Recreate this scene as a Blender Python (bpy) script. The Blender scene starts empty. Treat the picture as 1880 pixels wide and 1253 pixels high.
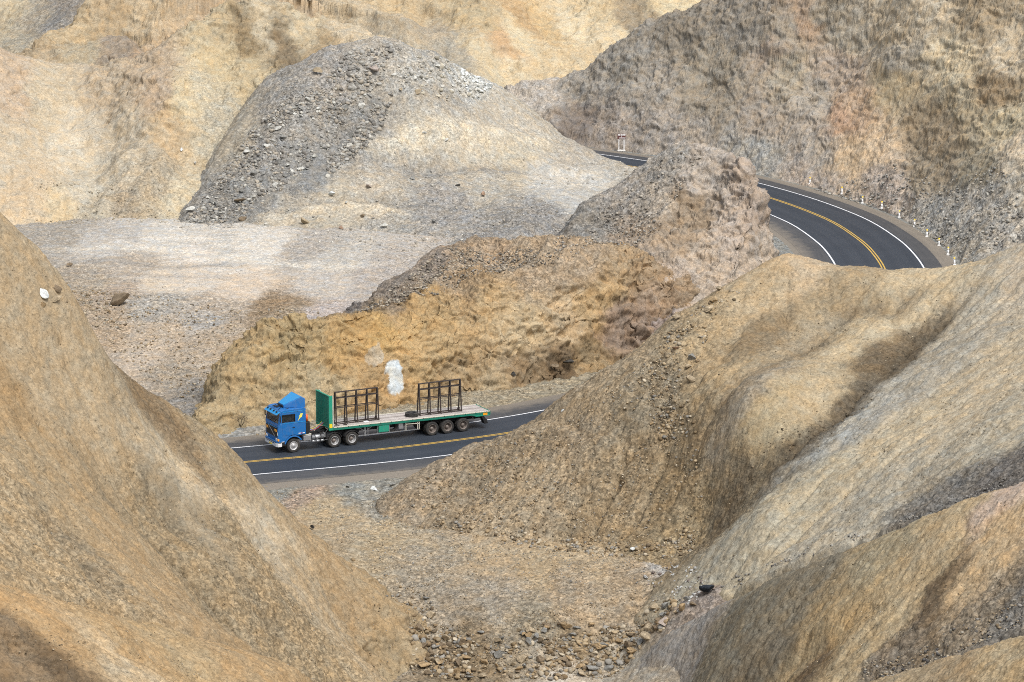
import bpy, bmesh, math, random, time
import numpy as np
from mathutils import Vector, Matrix

T0 = time.time()
scene = bpy.context.scene
C = scene.collection
rad = math.radians

# ------------------------------------------------------------------ camera
CAM_H = 67.0
PITCH = rad(12.4)
F_PX = 6500.0                      # focal length in pixels of an 1880 wide frame
cam_d = bpy.data.cameras.new('camera')
cam_d.sensor_width = 36.0
cam_d.lens = 36.0 * F_PX / 1880.0
cam_d.clip_start = 1.0
cam_d.clip_end = 6000.0
cam = bpy.data.objects.new('camera', cam_d)
cam.location = (0, 0, CAM_H)
cam.rotation_euler = (math.pi / 2 - PITCH, 0, 0)
C.objects.link(cam)
scene.camera = cam

# ------------------------------------------------------------------ light
SUN_EL, SUN_AZ = rad(56), rad(150)          # azimuth clockwise from +Y
world = bpy.data.worlds.new('World')
scene.world = world
world.use_nodes = True
wn = world.node_tree
bg = wn.nodes['Background']
sky = wn.nodes.new('ShaderNodeTexSky')
sky.sky_type = 'NISHITA'
sky.sun_disc = False
sky.sun_elevation = SUN_EL
sky.sun_rotation = SUN_AZ
sky.dust_density = 4.0
hsv = wn.nodes.new('ShaderNodeHueSaturation')
hsv.inputs['Saturation'].default_value = 0.45
wn.links.new(sky.outputs[0], hsv.inputs['Color'])
wn.links.new(hsv.outputs[0], bg.inputs['Color'])
bg.inputs['Strength'].default_value = 0.14
sun_d = bpy.data.lights.new('sun', 'SUN')
sun_d.energy = 1.75
sun_d.angle = rad(24)
sun_d.color = (1.0, 0.975, 0.94)
sun = bpy.data.objects.new('sun', sun_d)
sv = Vector((math.sin(SUN_AZ) * math.cos(SUN_EL), math.cos(SUN_AZ) * math.cos(SUN_EL), math.sin(SUN_EL)))
sun.rotation_euler = sv.to_track_quat('Z', 'Y').to_euler()
sun.location = (60, 100, 150)
C.objects.link(sun)
scene.view_settings.view_transform = 'Standard'
scene.view_settings.look = 'None'
scene.view_settings.exposure = 0.42
scene.view_settings.gamma = 1.0
scene.cycles.use_denoising = False
scene.cycles.filter_width = 1.0
scene.cycles.max_bounces = 5
scene.cycles.diffuse_bounces = 3

# ------------------------------------------------------------------ helpers
def tag(o, label=None, cat=None, group=None, kind=None):
    if label: o['label'] = label
    if cat: o['category'] = cat
    if group: o['group'] = group
    if kind: o['kind'] = kind
    return o

def lin(c):
    c = np.asarray(c, float) / 255.0
    return np.where(c <= 0.04045, c / 12.92, ((c + 0.055) / 1.055) ** 2.4)

KEXP = 1.36                          # sunlit surface brightness for albedo 1
def alb(c):
    a = lin(c) / KEXP
    y = (a * np.array([.3, .59, .11])).sum(-1, keepdims=True)
    return np.clip((a * .73 + y * .27) * np.array([.95, 1.0, 1.0]), 0.004, 0.8)

CO = np.array([0, 0, CAM_H])
def ray(u, v):
    a = (np.asarray(u, float) - 940) / F_PX
    b = (np.asarray(v, float) - 626.5) / F_PX
    return np.stack([a, math.cos(PITCH) - b * math.sin(PITCH), -math.sin(PITCH) - b * math.cos(PITCH)], -1)
def at_y(u, v, Y):
    d = ray(u, v)
    return CO + d * (Y / d[..., 1])[..., None] if np.ndim(u) else CO + d * (Y / d[1])
def at_z(u, v, z=0.0):
    d = ray(u, v)
    return CO + d * ((z - CAM_H) / d[2])

def hash2(ix, iy, seed):
    h = (ix.astype(np.uint32) * np.uint32(374761393) + iy.astype(np.uint32) * np.uint32(668265263) + np.uint32(seed * 974711 & 0xffffffff))
    h = (h ^ (h >> np.uint32(13))) * np.uint32(1274126177)
    return h ^ (h >> np.uint32(16))
GX = np.cos(np.arange(64) * 2 * np.pi / 64).astype(np.float32)
GY = np.sin(np.arange(64) * 2 * np.pi / 64).astype(np.float32)
def perlin(x, y, seed=0):
    x = np.asarray(x, np.float32); y = np.asarray(y, np.float32)
    xf = np.floor(x); yf = np.floor(y)
    ix = xf.astype(np.int64); iy = yf.astype(np.int64)
    fx = x - xf; fy = y - yf
    u = fx * fx * fx * (fx * (fx * 6 - 15) + 10); v = fy * fy * fy * (fy * (fy * 6 - 15) + 10)
    def g(dx, dy):
        h = hash2(ix + dx, iy + dy, seed) & np.uint32(63)
        return GX[h] * (fx - dx) + GY[h] * (fy - dy)
    a = g(0, 0); b = g(1, 0); c = g(0, 1); d = g(1, 1)
    return (a + u * (b - a) + v * (c - a + u * (a - b - c + d))) * 1.5
def fbm(x, y, seed=0, octv=4, rough=0.5, ridged=False):
    s = 0; amp = 1.0; tot = 0
    for i in range(octv):
        n = perlin(x * 2 ** i + 17.3 * i, y * 2 ** i - 9.1 * i, seed + i * 7)
        if ridged: n = 1 - 2 * np.abs(n)
        s = s + amp * n; tot += amp; amp *= rough
    return s / tot

def seg_dist(X, Y, P):
    """distance of points to a polyline, and running position (0..1) of the nearest point"""
    best = np.full(X.shape, 1e9, np.float32); pos = np.zeros(X.shape, np.float32)
    n = len(P) - 1
    for i in range(n):
        ax, ay = P[i][:2]; bx, by = P[i + 1][:2]
        dx, dy = bx - ax, by - ay
        t = np.clip(((X - ax) * dx + (Y - ay) * dy) / (dx * dx + dy * dy + 1e-9), 0, 1)
        d = np.hypot(X - ax - t * dx, Y - ay - t * dy)
        m = d < best
        best = np.where(m, d, best); pos = np.where(m, (i + t) / n, pos)
    return best, pos

# ------------------------------------------------------------------ road line
road_ctrl = [(-75, 241.5), (-45, 252.2), (-30, 258.0), (-19.5, 262.1), (-13.7, 264.25), (-8.7, 266.4), (-4.1, 268.8), (0.0, 271.2), (5.5, 275.2),
             (12.5, 281.5), (20, 289.6), (27, 299.6), (32.2, 311), (35.2, 324), (36.1, 336.7), (35.8, 347.3),
             (34.9, 354.6), (33.5, 361.9), (31.7, 367.6), (29.6, 373.0), (27.3, 377.9), (24.4, 383.2), (20.8, 388.7),
             (16.6, 393.9), (11.6, 399.1), (4, 405.5), (-8, 414), (-30, 428)]
def catmull(P, step=0.5):
    P = np.array(P, float); out = []
    Q = np.vstack([2 * P[0] - P[1], P, 2 * P[-1] - P[-2]])
    for i in range(1, len(Q) - 2):
        p0, p1, p2, p3 = Q[i - 1:i + 3]
        n = max(2, int(np.hypot(*(p2 - p1)) / step))
        t = np.linspace(0, 1, n, endpoint=False)[:, None]
        out.append(0.5 * (2 * p1 + (p2 - p0) * t + (2 * p0 - 5 * p1 + 4 * p2 - p3) * t ** 2 + (3 * p1 - p0 - 3 * p2 + p3) * t ** 3))
    out.append(P[-1][None])
    return np.vstack(out)
ROAD = catmull(road_ctrl)
for _ in range(12):                 # iron out kinks
    ROAD[1:-1] = 0.25 * ROAD[:-2] + 0.5 * ROAD[1:-1] + 0.25 * ROAD[2:]
rt = np.gradient(ROAD, axis=0); rt /= np.linalg.norm(rt, axis=1)[:, None]
RN = np.stack([-rt[:, 1], rt[:, 0]], 1)      # left normal
rs = np.r_[0, np.cumsum(np.hypot(*np.diff(ROAD, axis=0).T))]
SB = float(rs[np.argmin(np.hypot(ROAD[:, 0] - 36.1, ROAD[:, 1] - 330))])
wb = np.clip((rs - (SB - 40)) / 30, 0, 1)    # 0 by the truck, 1 in the bend
OFF = dict(lw=4.55 + 0 * wb, le=7.7 - 0.4 * wb, rw=-(3.92 + 0.03 * wb), re=-(6.75 - 0.95 * wb))

# ------------------------------------------------------------------ terrain: hills as height fields
HILLS = {}
def hill(name, surf, sil=(), extra=(), col=(), grooves=(), sp=0.15, fb=(0.4, 7), ridged=(0, 5), rill=None, lam=0.002, cut=1.0, fall=1.1, label='', rk=1.0, tint=()):
    HILLS[name] = dict(surf=surf, sil=sil, extra=extra, col=col, grooves=grooves, sp=sp, fb=fb, ridged=ridged, rill=rill, lam=lam, fall=fall, label=label, cut=cut, rk=rk, tint=tint)

TAN = (196, 166, 122); OCH = (184, 146, 92); SAND = (206, 182, 146); PALE = (216, 200, 180); GRY = (160, 148, 136); DGR = (134, 124, 112)
PINK = (192, 168, 146); YEL = (218, 188, 140); BRN = (150, 120, 82); GOLD = (196, 150, 74); WHT = (235, 236, 234); RUST = (180, 140, 108)
GRAVEL = (172, 156, 138); DBR = (122, 98, 68); GTAN = (182, 162, 132); REDD = (160, 130, 104)

# name, (px, py, Y) on visible surface; colours: (px, py, rgb, rock, gravel, streak)
hill('left_slope',
     surf=[(0, 760, 205), (250, 900, 212), (120, 640, 214), (0, 1060, 186), (300, 1100, 198), (480, 1200, 201), (540, 1253, 203), (150, 1000, 197), (450, 1050, 211),
           (600, 1150, 217), (700, 1240, 217), (560, 1340, 206), (745, 1215, 223), (300, 800, 219), (-120, 560, 208), (-120, 900, 190), (735, 1320, 219), (200, 780, 213)],
     sil=[(-120, 290, 214), (-60, 352, 214.5), (0, 408, 215), (60, 460, 216), (116, 512, 218), (112, 560, 219.5), (127, 615, 220), (156, 638, 220.5), (223, 686, 221.5), (290, 737, 223), (335, 760, 224), (372, 780, 225), (420, 826, 226), (455, 872, 227), (490, 907, 228),
          (520, 937, 228), (570, 981, 229), (620, 1022, 229), (680, 1067, 229), (740, 1112, 228), (778, 1146, 227)],
     extra=[(-4, 229, -4), (-5, 214, -5)],
     col=[(40, 520, (186, 157, 115), 0, .2, 1), (150, 700, (186, 157, 115), 0, .2, 1), (300, 790, (142, 114, 77), 0, .5, 1), (430, 880, (168, 140, 98), 0, .4, 1), (330, 880, (186, 162, 126), 0, .1, .5), (480, 970, (195, 172, 138), 0, .2, .6), (60, 850, (178, 148, 104), 0, .3, 1), (200, 950, (178, 146, 100), 0, .2, .9), (250, 1030, (178, 144, 96), 0, .3, .9),
          (120, 1000, (176, 146, 102), 0, .8, .6), (330, 1010, (168, 140, 98), 0, .7, .8), (450, 1000, (168, 140, 98), 0, .8, .7), (420, 1130, (168, 140, 98), 0, .9, .4), (560, 1080, (186, 157, 115), 0, .4, .8), (520, 1170, (168, 140, 98), 0, 1, .2), (650, 1120, (180, 146, 98), .2, .3, .6), (700, 1200, (176, 146, 100), .5, .2, .7), (20, 640, (186, 157, 115), 0, .2, 1), (0, 720, (174, 138, 87), 0, .2, 1), (590, 1220, (168, 140, 98), 0, .9, .3)],
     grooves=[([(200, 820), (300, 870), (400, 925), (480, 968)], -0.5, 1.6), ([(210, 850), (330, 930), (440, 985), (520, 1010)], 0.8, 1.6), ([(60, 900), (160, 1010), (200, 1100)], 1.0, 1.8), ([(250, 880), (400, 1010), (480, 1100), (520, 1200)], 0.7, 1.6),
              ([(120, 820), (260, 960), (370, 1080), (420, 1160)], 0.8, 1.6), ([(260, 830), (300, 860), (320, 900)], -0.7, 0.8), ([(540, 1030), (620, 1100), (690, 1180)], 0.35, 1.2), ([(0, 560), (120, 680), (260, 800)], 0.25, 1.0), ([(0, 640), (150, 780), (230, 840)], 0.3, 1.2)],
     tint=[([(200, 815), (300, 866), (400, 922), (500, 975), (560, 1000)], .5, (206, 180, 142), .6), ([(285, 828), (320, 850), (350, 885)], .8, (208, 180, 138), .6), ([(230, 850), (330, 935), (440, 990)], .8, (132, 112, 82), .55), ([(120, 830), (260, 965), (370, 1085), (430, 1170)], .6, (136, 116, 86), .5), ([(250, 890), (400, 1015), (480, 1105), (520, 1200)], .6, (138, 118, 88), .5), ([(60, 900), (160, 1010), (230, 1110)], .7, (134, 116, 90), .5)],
     sp=0.125, fb=(0.35, 6), rill=(0.16, 1.1, 9, 1.0), label='steep tan gravelly hillside filling the left foreground below the truck')
hill('near_slope',
     surf=[(0, 1253, 161), (200, 1253, 165), (380, 1253, 174), (0, 1360, 155), (250, 1360, 160), (-150, 1200, 158)],
     sil=[(-150, 1050, 169), (0, 1076, 172), (70, 1093, 173), (150, 1121, 175), (220, 1139, 176.5), (280, 1151, 178), (340, 1168, 179.5), (400, 1186, 181), (480, 1216, 183), (540, 1253, 185), (600, 1300, 187)],
     col=[(60, 1120, (196, 152, 90), 0, .2, .8), (200, 1160, (190, 150, 92), .1, .3, .8), (350, 1200, (186, 152, 100), 0, .3, .7), (30, 1200, BRN, .5, .2, .5), (100, 1240, DBR, .5, .3, .4), (250, 1240, TAN, 0, .4, .6), (450, 1235, OCH, 0, .3, .7)],
     grooves=[([(0, 1170), (60, 1210), (110, 1250)], 0.5, 0.8), ([(120, 1150), (220, 1200), (330, 1250)], 0.3, 0.9)],
     sp=0.105, fb=(0.3, 5), rill=(0.12, 0.9, 7, 1.2), label='ochre spur of bare earth at the bottom left corner')
hill('right_foreground',
     surf=[(1300, 1253, 208), (1500, 1253, 196), (1640, 1215, 192.5), (1760, 1165, 189.5), (1880, 1130, 187), (2010, 1090, 184), (1600, 1100, 201), (1800, 1020, 197), (1450, 1150, 206), (1350, 1340, 203), (1550, 1320, 190), (1960, 1000, 192), (1220, 1300, 216)],
     sil=[(1120, 1290, 222, 3, 3), (1160, 1235, 222, 3, 3), (1200, 1187, 222, 3, 3), (1250, 1152, 220, 4, 3), (1330, 1107, 217.5, 4, 3), (1420, 1067, 214.5, 4, 3), (1530, 1022, 211.5, 4, 3), (1620, 992, 209, 4, 3), (1700, 951, 207, 4, 3), (1780, 921, 205, 4, 3), (1880, 886, 203, 4, 3), (2000, 850, 200, 4, 3)],
     col=[(1250, 1200, GRY, 0, .3, 1), (1350, 1150, (138, 124, 100), 0, .3, 1), (1450, 1110, (140, 124, 98), 0, .3, 1), (1400, 1220, (128, 112, 88), 0, .4, .9), (1500, 1180, (176, 146, 98), 0, .3, .6), (1480, 1240, DBR, 0, .5, .5), (1600, 1050, (176, 154, 114), 0, .3, .5), (1560, 1130, (196, 158, 98), 0, .3, .4), (1700, 1080, (190, 160, 112), 0, .4, .3), (1720, 1100, DBR, 0, .5, .2),
          (1820, 1010, (206, 168, 114), 0, .3, .3), (1750, 970, (200, 168, 118), 0, .2, .4), (1860, 900, (206, 172, 142), 0, .2, .3), (1640, 1210, (140, 122, 100), .2, 1, 0), (1780, 1160, (150, 130, 104), .2, 1, 0), (1870, 1120, DGR, .2, 1, 0), (1590, 1180, (186, 158, 112), 0, .3, .3)],
     grooves=[([(1330, 1253), (1450, 1190), (1540, 1140), (1640, 1060)], -0.5, 1.0), ([(1400, 1260), (1480, 1210), (1560, 1170)], 0.5, 0.9), ([(1620, 1235), (1760, 1180), (1880, 1130)], 0.5, 1.0)],
     sp=0.115, fb=(0.28, 5), rill=(0.10, 0.8, 8, -0.8), label='low tan hill in the right foreground with a dark grey flank')
hill('corner_slope',
     surf=[(1880, 1253, 173), (1750, 1290, 175), (1650, 1330, 178), (2010, 1230, 168), (1900, 1340, 165)],
     sil=[(1540, 1310, 188), (1600, 1253, 186), (1650, 1238, 184.5), (1700, 1224, 183), (1760, 1208, 181.5), (1800, 1194, 180), (1880, 1168, 178), (2010, 1130, 174)],
     col=[(1650, 1250, (176, 148, 106), 0, .4, .6), (1750, 1230, (182, 150, 104), 0, .3, .6), (1860, 1200, (190, 160, 112), 0, .4, .6), (1860, 1250, (180, 148, 98), 0, .4, .5)],
     sp=0.11, fb=(0.25, 4), rill=(0.08, 0.8, 6, -0.6), label='sliver of gravelly slope in the bottom right corner')
hill('right_slope',
     surf=[(1310, 1082, 223.5), (1400, 1050, 219.5), (1500, 1010, 217), (1600, 985, 215), (1700, 938, 213.5), (1880, 868, 211), (2010, 820, 207), (1290, 1000, 235.5), (1290, 940, 239), (1350, 890, 237), (1240, 1020, 235), (1180, 1010, 237.4), (1000, 998, 241), (900, 985, 242.4), (800, 962, 245.3), (720, 940, 248.2), (1440, 830, 235), (1520, 760, 238), (1640, 640, 246), (1740, 560, 250),
           (1600, 850, 226), (1750, 750, 231), (1500, 930, 225), (1880, 650, 236), (1400, 950, 226), (1200, 780, 245), (1330, 660, 249), (1450, 570, 254), (1100, 800, 246.5), (1000, 880, 246.5), (1150, 900, 243), (850, 890, 249), (1350, 780, 239), (1280, 840, 240.5), (1500, 640, 248), (2010, 500, 246)],
     sil=[(2010, 420, 254), (1880, 456, 255), (1780, 486, 256), (1720, 495, 257), (1650, 498, 258), (1560, 491, 258), (1500, 481, 259), (1450, 468, 259), (1420, 476, 259), (1390, 500, 258), (1330, 532, 257), (1270, 562, 256), (1230, 582, 256), (1180, 632, 256), (1120, 682, 256), (1060, 717, 256), (1010, 747, 255.5, 4, 3),
          (980, 778, 255, 3, 2.4), (950, 795, 254.5, 3, 2.2), (860, 822, 253, 3, 2), (800, 851, 252, 3, 2), (740, 882, 251, 3, 1.6), (700, 921, 249.5, 3, 1)],
     extra=[(-8, 243, -2)],
     col=[(760, 900, (164, 140, 109), 0, 1, .1), (900, 860, (158, 134, 101), 0, 1, .1), (1000, 900, (174, 148, 111), 0, .9, .2), (1050, 800, (162, 136, 101), 0, .9, .2), (1100, 720, (170, 144, 107), 0, .9, .2), (1200, 700, (148, 128, 98), .1, 1, 0), (1150, 900, (161, 134, 95), 0, 1, 0), (1250, 900, (148, 122, 83), 0, 1, 0), (1250, 980, (165, 138, 95), 0, 1, 0),
          (1300, 620, (179, 150, 106), 0, .6, .3), (1400, 540, (193, 162, 116), 0, .3, .5), (1470, 485, (203, 170, 126), 0, .2, .4), (1280, 760, (163, 136, 95), 0, .7, .4), (1330, 690, (187, 156, 108), 0, .3, .5), (1420, 620, (148, 122, 85), 0, .4, .9), (1350, 740, (168, 148, 120), 0, .4, 1), (1480, 600, (173, 146, 105), 0, .3, .9),
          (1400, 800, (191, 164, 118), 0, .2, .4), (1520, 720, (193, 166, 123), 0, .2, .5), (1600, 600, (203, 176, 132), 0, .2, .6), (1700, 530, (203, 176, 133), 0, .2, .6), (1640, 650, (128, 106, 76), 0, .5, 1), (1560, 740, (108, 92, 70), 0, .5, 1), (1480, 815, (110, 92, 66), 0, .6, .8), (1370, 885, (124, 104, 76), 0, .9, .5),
          (1580, 790, (175, 164, 147), 0, .3, 1), (1700, 680, (176, 162, 140), 0, .3, 1), (1800, 560, (188, 170, 142), 0, .3, 1), (1870, 500, (194, 172, 142), 0, .3, .9), (1500, 880, (192, 172, 137), 0, .2, .4), (1650, 800, (198, 174, 135), 0, .2, .4), (1800, 720, (198, 174, 137), 0, .2, .4), (1850, 800, (186, 168, 138), 0, .3, .4), (1400, 960, (188, 170, 138), 0, .3, .4), (1550, 960, (182, 166, 140), 0, .3, .5), (1320, 1040, (180, 166, 140), 0, .3, .5), (1750, 905, (129, 120, 110), .2, 1, 0), (1850, 868, (117, 108, 100), .2, 1, 0)],
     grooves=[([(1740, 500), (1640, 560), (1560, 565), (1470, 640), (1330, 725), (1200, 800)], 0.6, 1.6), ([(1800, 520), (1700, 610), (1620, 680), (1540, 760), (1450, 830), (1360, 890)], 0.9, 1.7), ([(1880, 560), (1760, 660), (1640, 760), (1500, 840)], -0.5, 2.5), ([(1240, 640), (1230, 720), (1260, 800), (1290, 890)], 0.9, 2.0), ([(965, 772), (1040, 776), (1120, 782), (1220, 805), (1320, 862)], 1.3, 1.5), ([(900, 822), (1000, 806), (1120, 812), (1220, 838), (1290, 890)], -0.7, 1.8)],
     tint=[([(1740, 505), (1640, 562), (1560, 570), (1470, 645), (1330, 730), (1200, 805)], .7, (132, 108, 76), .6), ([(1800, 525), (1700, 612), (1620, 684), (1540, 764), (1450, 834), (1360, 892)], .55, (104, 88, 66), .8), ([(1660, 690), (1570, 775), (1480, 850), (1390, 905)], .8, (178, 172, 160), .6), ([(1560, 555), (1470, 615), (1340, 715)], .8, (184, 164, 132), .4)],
     sp=0.14, fb=(0.4, 7), rill=(0.14, 1.3, 10, -0.85), fall=2.5, label='broad tan hillside with dark gullies on the right below the bend')
hill('road_cut',
     surf=[(372, 795, 271), (425, 790, 272), (480, 786, 273.5), (600, 773, 276), (700, 760, 279), (800, 748, 282), (900, 739, 285), (1040, 714, 290), (1130, 690, 295), (372, 752, 273.5), (415, 690, 277), (470, 690, 276.5), (560, 690, 277.5), (690, 660, 282), (800, 650, 285), (900, 640, 288), (1050, 630, 293), (1160, 640, 296), (700, 720, 280), (850, 700, 285.5),
           (395, 690, 279), (440, 626, 283), (510, 602, 285), (600, 583, 287), (700, 567, 289), (800, 547, 291.5), (870, 532, 293), (960, 515, 295.5), (1050, 510, 297), (1130, 518, 298), (1190, 570, 299), (900, 490, 299), (760, 520, 295.5)],
     sil=[(340, 790, 272, 4, 3), (614, 580, 290, 4, 1.5), (660, 556, 293.5, 4, 2), (700, 530, 296.5, 5, 3.5), (750, 498, 300, 5, 4), (790, 472, 303, 5, 4), (840, 457, 305.5, 5, 4), (900, 460, 307, 6, 4), (960, 466, 308, 6, 3), (1010, 470, 309, 6, 2)],
     extra=[(-23, 288, -1), (-16, 297, 0.5), (22, 296, 2)],
     col=[(420, 760, (184, 154, 104), .5, .2, 0), (460, 660, (190, 156, 100), .5, .2, 0), (540, 640, (182, 150, 94), .7, .1, 0), (560, 720, (190, 162, 114), .6, .2, 0), (640, 610, (200, 156, 82), .8, 0, 0), (690, 600, (204, 156, 70), .8, 0, 0), (760, 600, (206, 160, 84), .8, 0, 0), (800, 620, (196, 156, 92), .9, 0, 0), (690, 700, (194, 150, 84), .8, 0, 0), (850, 690, (180, 146, 96), .9, 0, 0), (960, 680, (160, 130, 90), 1, 0, 0), (1040, 670, (124, 98, 66), 1, 0, 0), (1080, 640, (150, 120, 76), 1, 0, 0), (950, 600, (204, 172, 122), .9, 0, 0), (1050, 580, (206, 172, 124), .9, 0, 0), (1100, 560, (196, 156, 96), .9, 0, 0), (900, 560, (196, 158, 100), .6, .3, 0), (780, 560, (190, 150, 88), .6, .3, 0), (1140, 600, REDD, 1, 0, 0), (1100, 690, (176, 142, 92), .8, .2, 0), (920, 725, (188, 156, 108), .5, .3, 0),
          (650, 566, (120, 108, 100), .3, 1, 0), (720, 530, (140, 124, 110), .2, 1, 0), (790, 490, (150, 132, 116), .1, 1, 0), (840, 480, (168, 140, 108), .1, 1, 0), (900, 480, (176, 146, 112), .1, 1, 0), (960, 490, (170, 142, 108), .1, 1, 0), (880, 510, (160, 128, 86), .2, 1, 0), (1050, 490, (176, 148, 114), .3, .8, 0), (740, 545, (134, 116, 98), .2, 1, 0)],
     grooves=[([(1150, 500), (1165, 570), (1150, 640)], 0.8, 1.5), ([(610, 600), (640, 680), (660, 750)], 0.5, 1.2)],
     sp=0.11, rk=1.5, fb=(0.5, 6), ridged=(0.9, 4), cut=1.7, label='ochre rock cutting beside the road behind the truck')
hill('middle_outcrop',
     surf=[(1400, 485, 306), (1300, 512, 304), (1200, 575, 300), (1250, 400, 314), (1180, 440, 311), (1100, 450, 313), (1350, 380, 313), (1040, 470, 311), (1160, 520, 303.5), (1380, 430, 309), (1250, 480, 307), (1330, 320, 317), (1240, 320, 318.5), (1430, 560, 300), (1250, 620, 296), (1080, 410, 317), (1000, 480, 309.5), (1150, 370, 319)],
     sil=[(975, 468, 314, 5, 4), (1030, 422, 318, 5, 4), (1060, 386, 320, 5, 4), (1120, 346, 322, 5, 4), (1180, 306, 322.5), (1205, 290, 322.5), (1230, 273, 322), (1260, 265, 321), (1290, 265, 320), (1340, 281, 318), (1372, 306, 317), (1387, 322, 316, 3, 5), (1400, 355, 315, 3, 5), (1425, 391, 313.5, 3, 5), (1440, 431, 312.5, 3, 5), (1441, 466, 311.5, 3, 5)],
     col=[(1290, 285, (187, 169, 152), .7, .3, 0), (1230, 300, (168, 156, 143), .3, .9, 0), (1150, 360, (160, 148, 136), .2, 1, 0), (1080, 420, (147, 138, 128), .3, 1, 0), (1020, 450, (137, 128, 119), .2, 1, 0), (1200, 370, (187, 169, 149), .3, .8, 0), (1300, 330, (192, 173, 155), .9, .1, 0), (1360, 330, (185, 161, 140), 1, 0, 0), (1400, 400, (189, 163, 141), 1, 0, 0), (1350, 420, (199, 173, 149), .9, .1, 0), (1270, 380, (168, 141, 110), 1, 0, 0), (1230, 430, (176, 149, 119), .9, .1, 0), (1160, 440, (179, 153, 126), .6, .5, 0), (1300, 470, (197, 171, 144), .8, .2, 0), (1410, 470, (199, 175, 151), .8, .2, 0), (1220, 520, (193, 169, 147), .8, .3, 0), (1150, 510, (156, 141, 127), .5, .8, 0), (1190, 560, (163, 138, 123), 1, 0, 0), (1100, 480, (160, 146, 130), .3, 1, 0)],
     grooves=[([(1300, 320), (1250, 370), (1190, 420), (1120, 450)], -0.5, 1.0), ([(1320, 330), (1270, 385), (1215, 440)], 0.7, 1.4)],
     sp=0.12, rk=1.25, fb=(0.45, 6), ridged=(0.5, 4), cut=3.0, label='pinkish rock outcrop in the inside of the bend')
hill('scree_hill',
     surf=[(338, 412, 349), (420, 412, 349), (460, 330, 356), (520, 240, 362), (600, 180, 367), (700, 130, 371), (800, 150, 375), (900, 200, 380), (1000, 262, 380), (850, 260, 370), (700, 255, 366), (560, 300, 359), (500, 375, 352), (620, 330, 357), (700, 345, 356), (850, 330, 363), (950, 345, 362), (1080, 350, 366), (1140, 335, 372), (620, 400, 349), (800, 420, 347), (950, 420, 345), (700, 460, 341), (860, 460, 338), (1030, 400, 350), (400, 300, 361), (450, 200, 369), (480, 420, 347.5)],
     sil=[(560, 110, 374, 8, 3), (600, 92, 375, 8, 4), (640, 80, 376), (700, 70, 378), (750, 84, 380), (790, 98, 382), (840, 122, 385), (880, 148, 388), (905, 166, 390), (950, 194, 391), (1000, 228, 391), (1060, 266, 390), (1092, 283, 388.5, 5, 2), (1130, 298, 386, 4, 1.6), (1162, 311, 384, 4, 1.2), (1215, 326, 379, 4, 1.5), (1260, 345, 374, 4, 1.5)],
     col=[(345, 405, (152, 144, 135), 0, 1, 0), (430, 380, (143, 136, 128), 0, 1, 0), (480, 280, (153, 145, 137), 0, 1, 0), (540, 210, (160, 151, 141), 0, 1, 0), (440, 250, (172, 157, 135), 0, .6, .3), (620, 150, (164, 153, 142), 0, 1, 0), (590, 250, (163, 151, 137), 0, .8, .5), (560, 300, (143, 138, 132), 0, .7, 1), (460, 370, (143, 138, 132), 0, .7, 1), (680, 180, (175, 163, 147), 0, .7, .3), (650, 240, (150, 142, 133), 0, 1, 0), (700, 90, (177, 165, 150), .2, .8, 0), (760, 110, (181, 171, 158), .2, 1, 0), (860, 150, (196, 190, 181), .2, 1, 0), (820, 190, (180, 167, 150), 0, .6, .2), (900, 220, (195, 179, 157), 0, .4, .3), (980, 250, (193, 177, 155), 0, .5, .3), (1060, 290, (186, 171, 152), 0, .5, .2), (780, 260, (187, 173, 152), 0, .6, .2), (700, 280, (164, 155, 145), 0, .7, .3), (860, 292, (197, 177, 149), 0, .5, .1), (950, 300, (199, 179, 148), 0, .4, .1), (1000, 330, (198, 188, 175), 0, .3, .8), (1080, 330, (196, 186, 173), 0, .3, .8), (1040, 365, (195, 186, 175), 0, .3, .7), (900, 345, (186, 173, 155), 0, .6, .1), (700, 330, (192, 175, 152), 0, .6, .1), (820, 380, (162, 153, 145), 0, .9, .1), (920, 400, (156, 148, 140), 0, 1, 0), (1000, 400, (153, 145, 138), 0, 1, 0), (620, 380, (194, 177, 152), 0, .5, .1), (520, 400, (193, 177, 154), 0, .5, .1), (700, 430, (171, 161, 148), 0, .9, 0), (800, 440, (169, 159, 148), 0, .9, 0), (900, 450, (153, 145, 138), 0, 1, 0), (1160, 320, (184, 171, 153), 0, .6, 0)],
     grooves=[([(640, 290), (760, 262), (900, 262), (1040, 270)], -0.8, 1.6), ([(680, 312), (800, 302), (950, 308), (1080, 322)], 0.8, 1.6), ([(470, 395), (620, 365), (760, 372), (900, 372)], 0.8, 1.5), ([(440, 410), (600, 385), (760, 392)], -0.6, 1.3), ([(640, 120), (560, 220), (440, 360)], -0.4, 3), ([(700, 150), (620, 240), (520, 330), (400, 410)], 0.5, 2.5)],
     tint=[([(640, 285), (760, 262), (900, 258), (1040, 268)], .8, (224, 204, 172), .7), ([(680, 318), (800, 308), (950, 314), (1080, 328)], 1.0, (150, 142, 134), .6), ([(800, 296), (900, 288), (1000, 292)], .6, (206, 190, 164), .5), ([(470, 400), (620, 371), (760, 378), (900, 378)], .9, (148, 140, 130), .6), ([(440, 412), (600, 388), (760, 396)], .8, (214, 192, 160), .7), ([(960, 335), (1040, 322), (1120, 326)], 1.0, (220, 206, 188), .8), ([(980, 352), (1060, 340), (1130, 342)], .6, (220, 206, 188), .7), ([(720, 170), (640, 250), (540, 340), (430, 412)], 1.1, (148, 142, 136), .7)],
     sp=0.17, fb=(0.6, 6), ridged=(0.35, 4), fall=0.6, label='dump hill of grey scree and terraced pale rubble in the middle distance')
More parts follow.
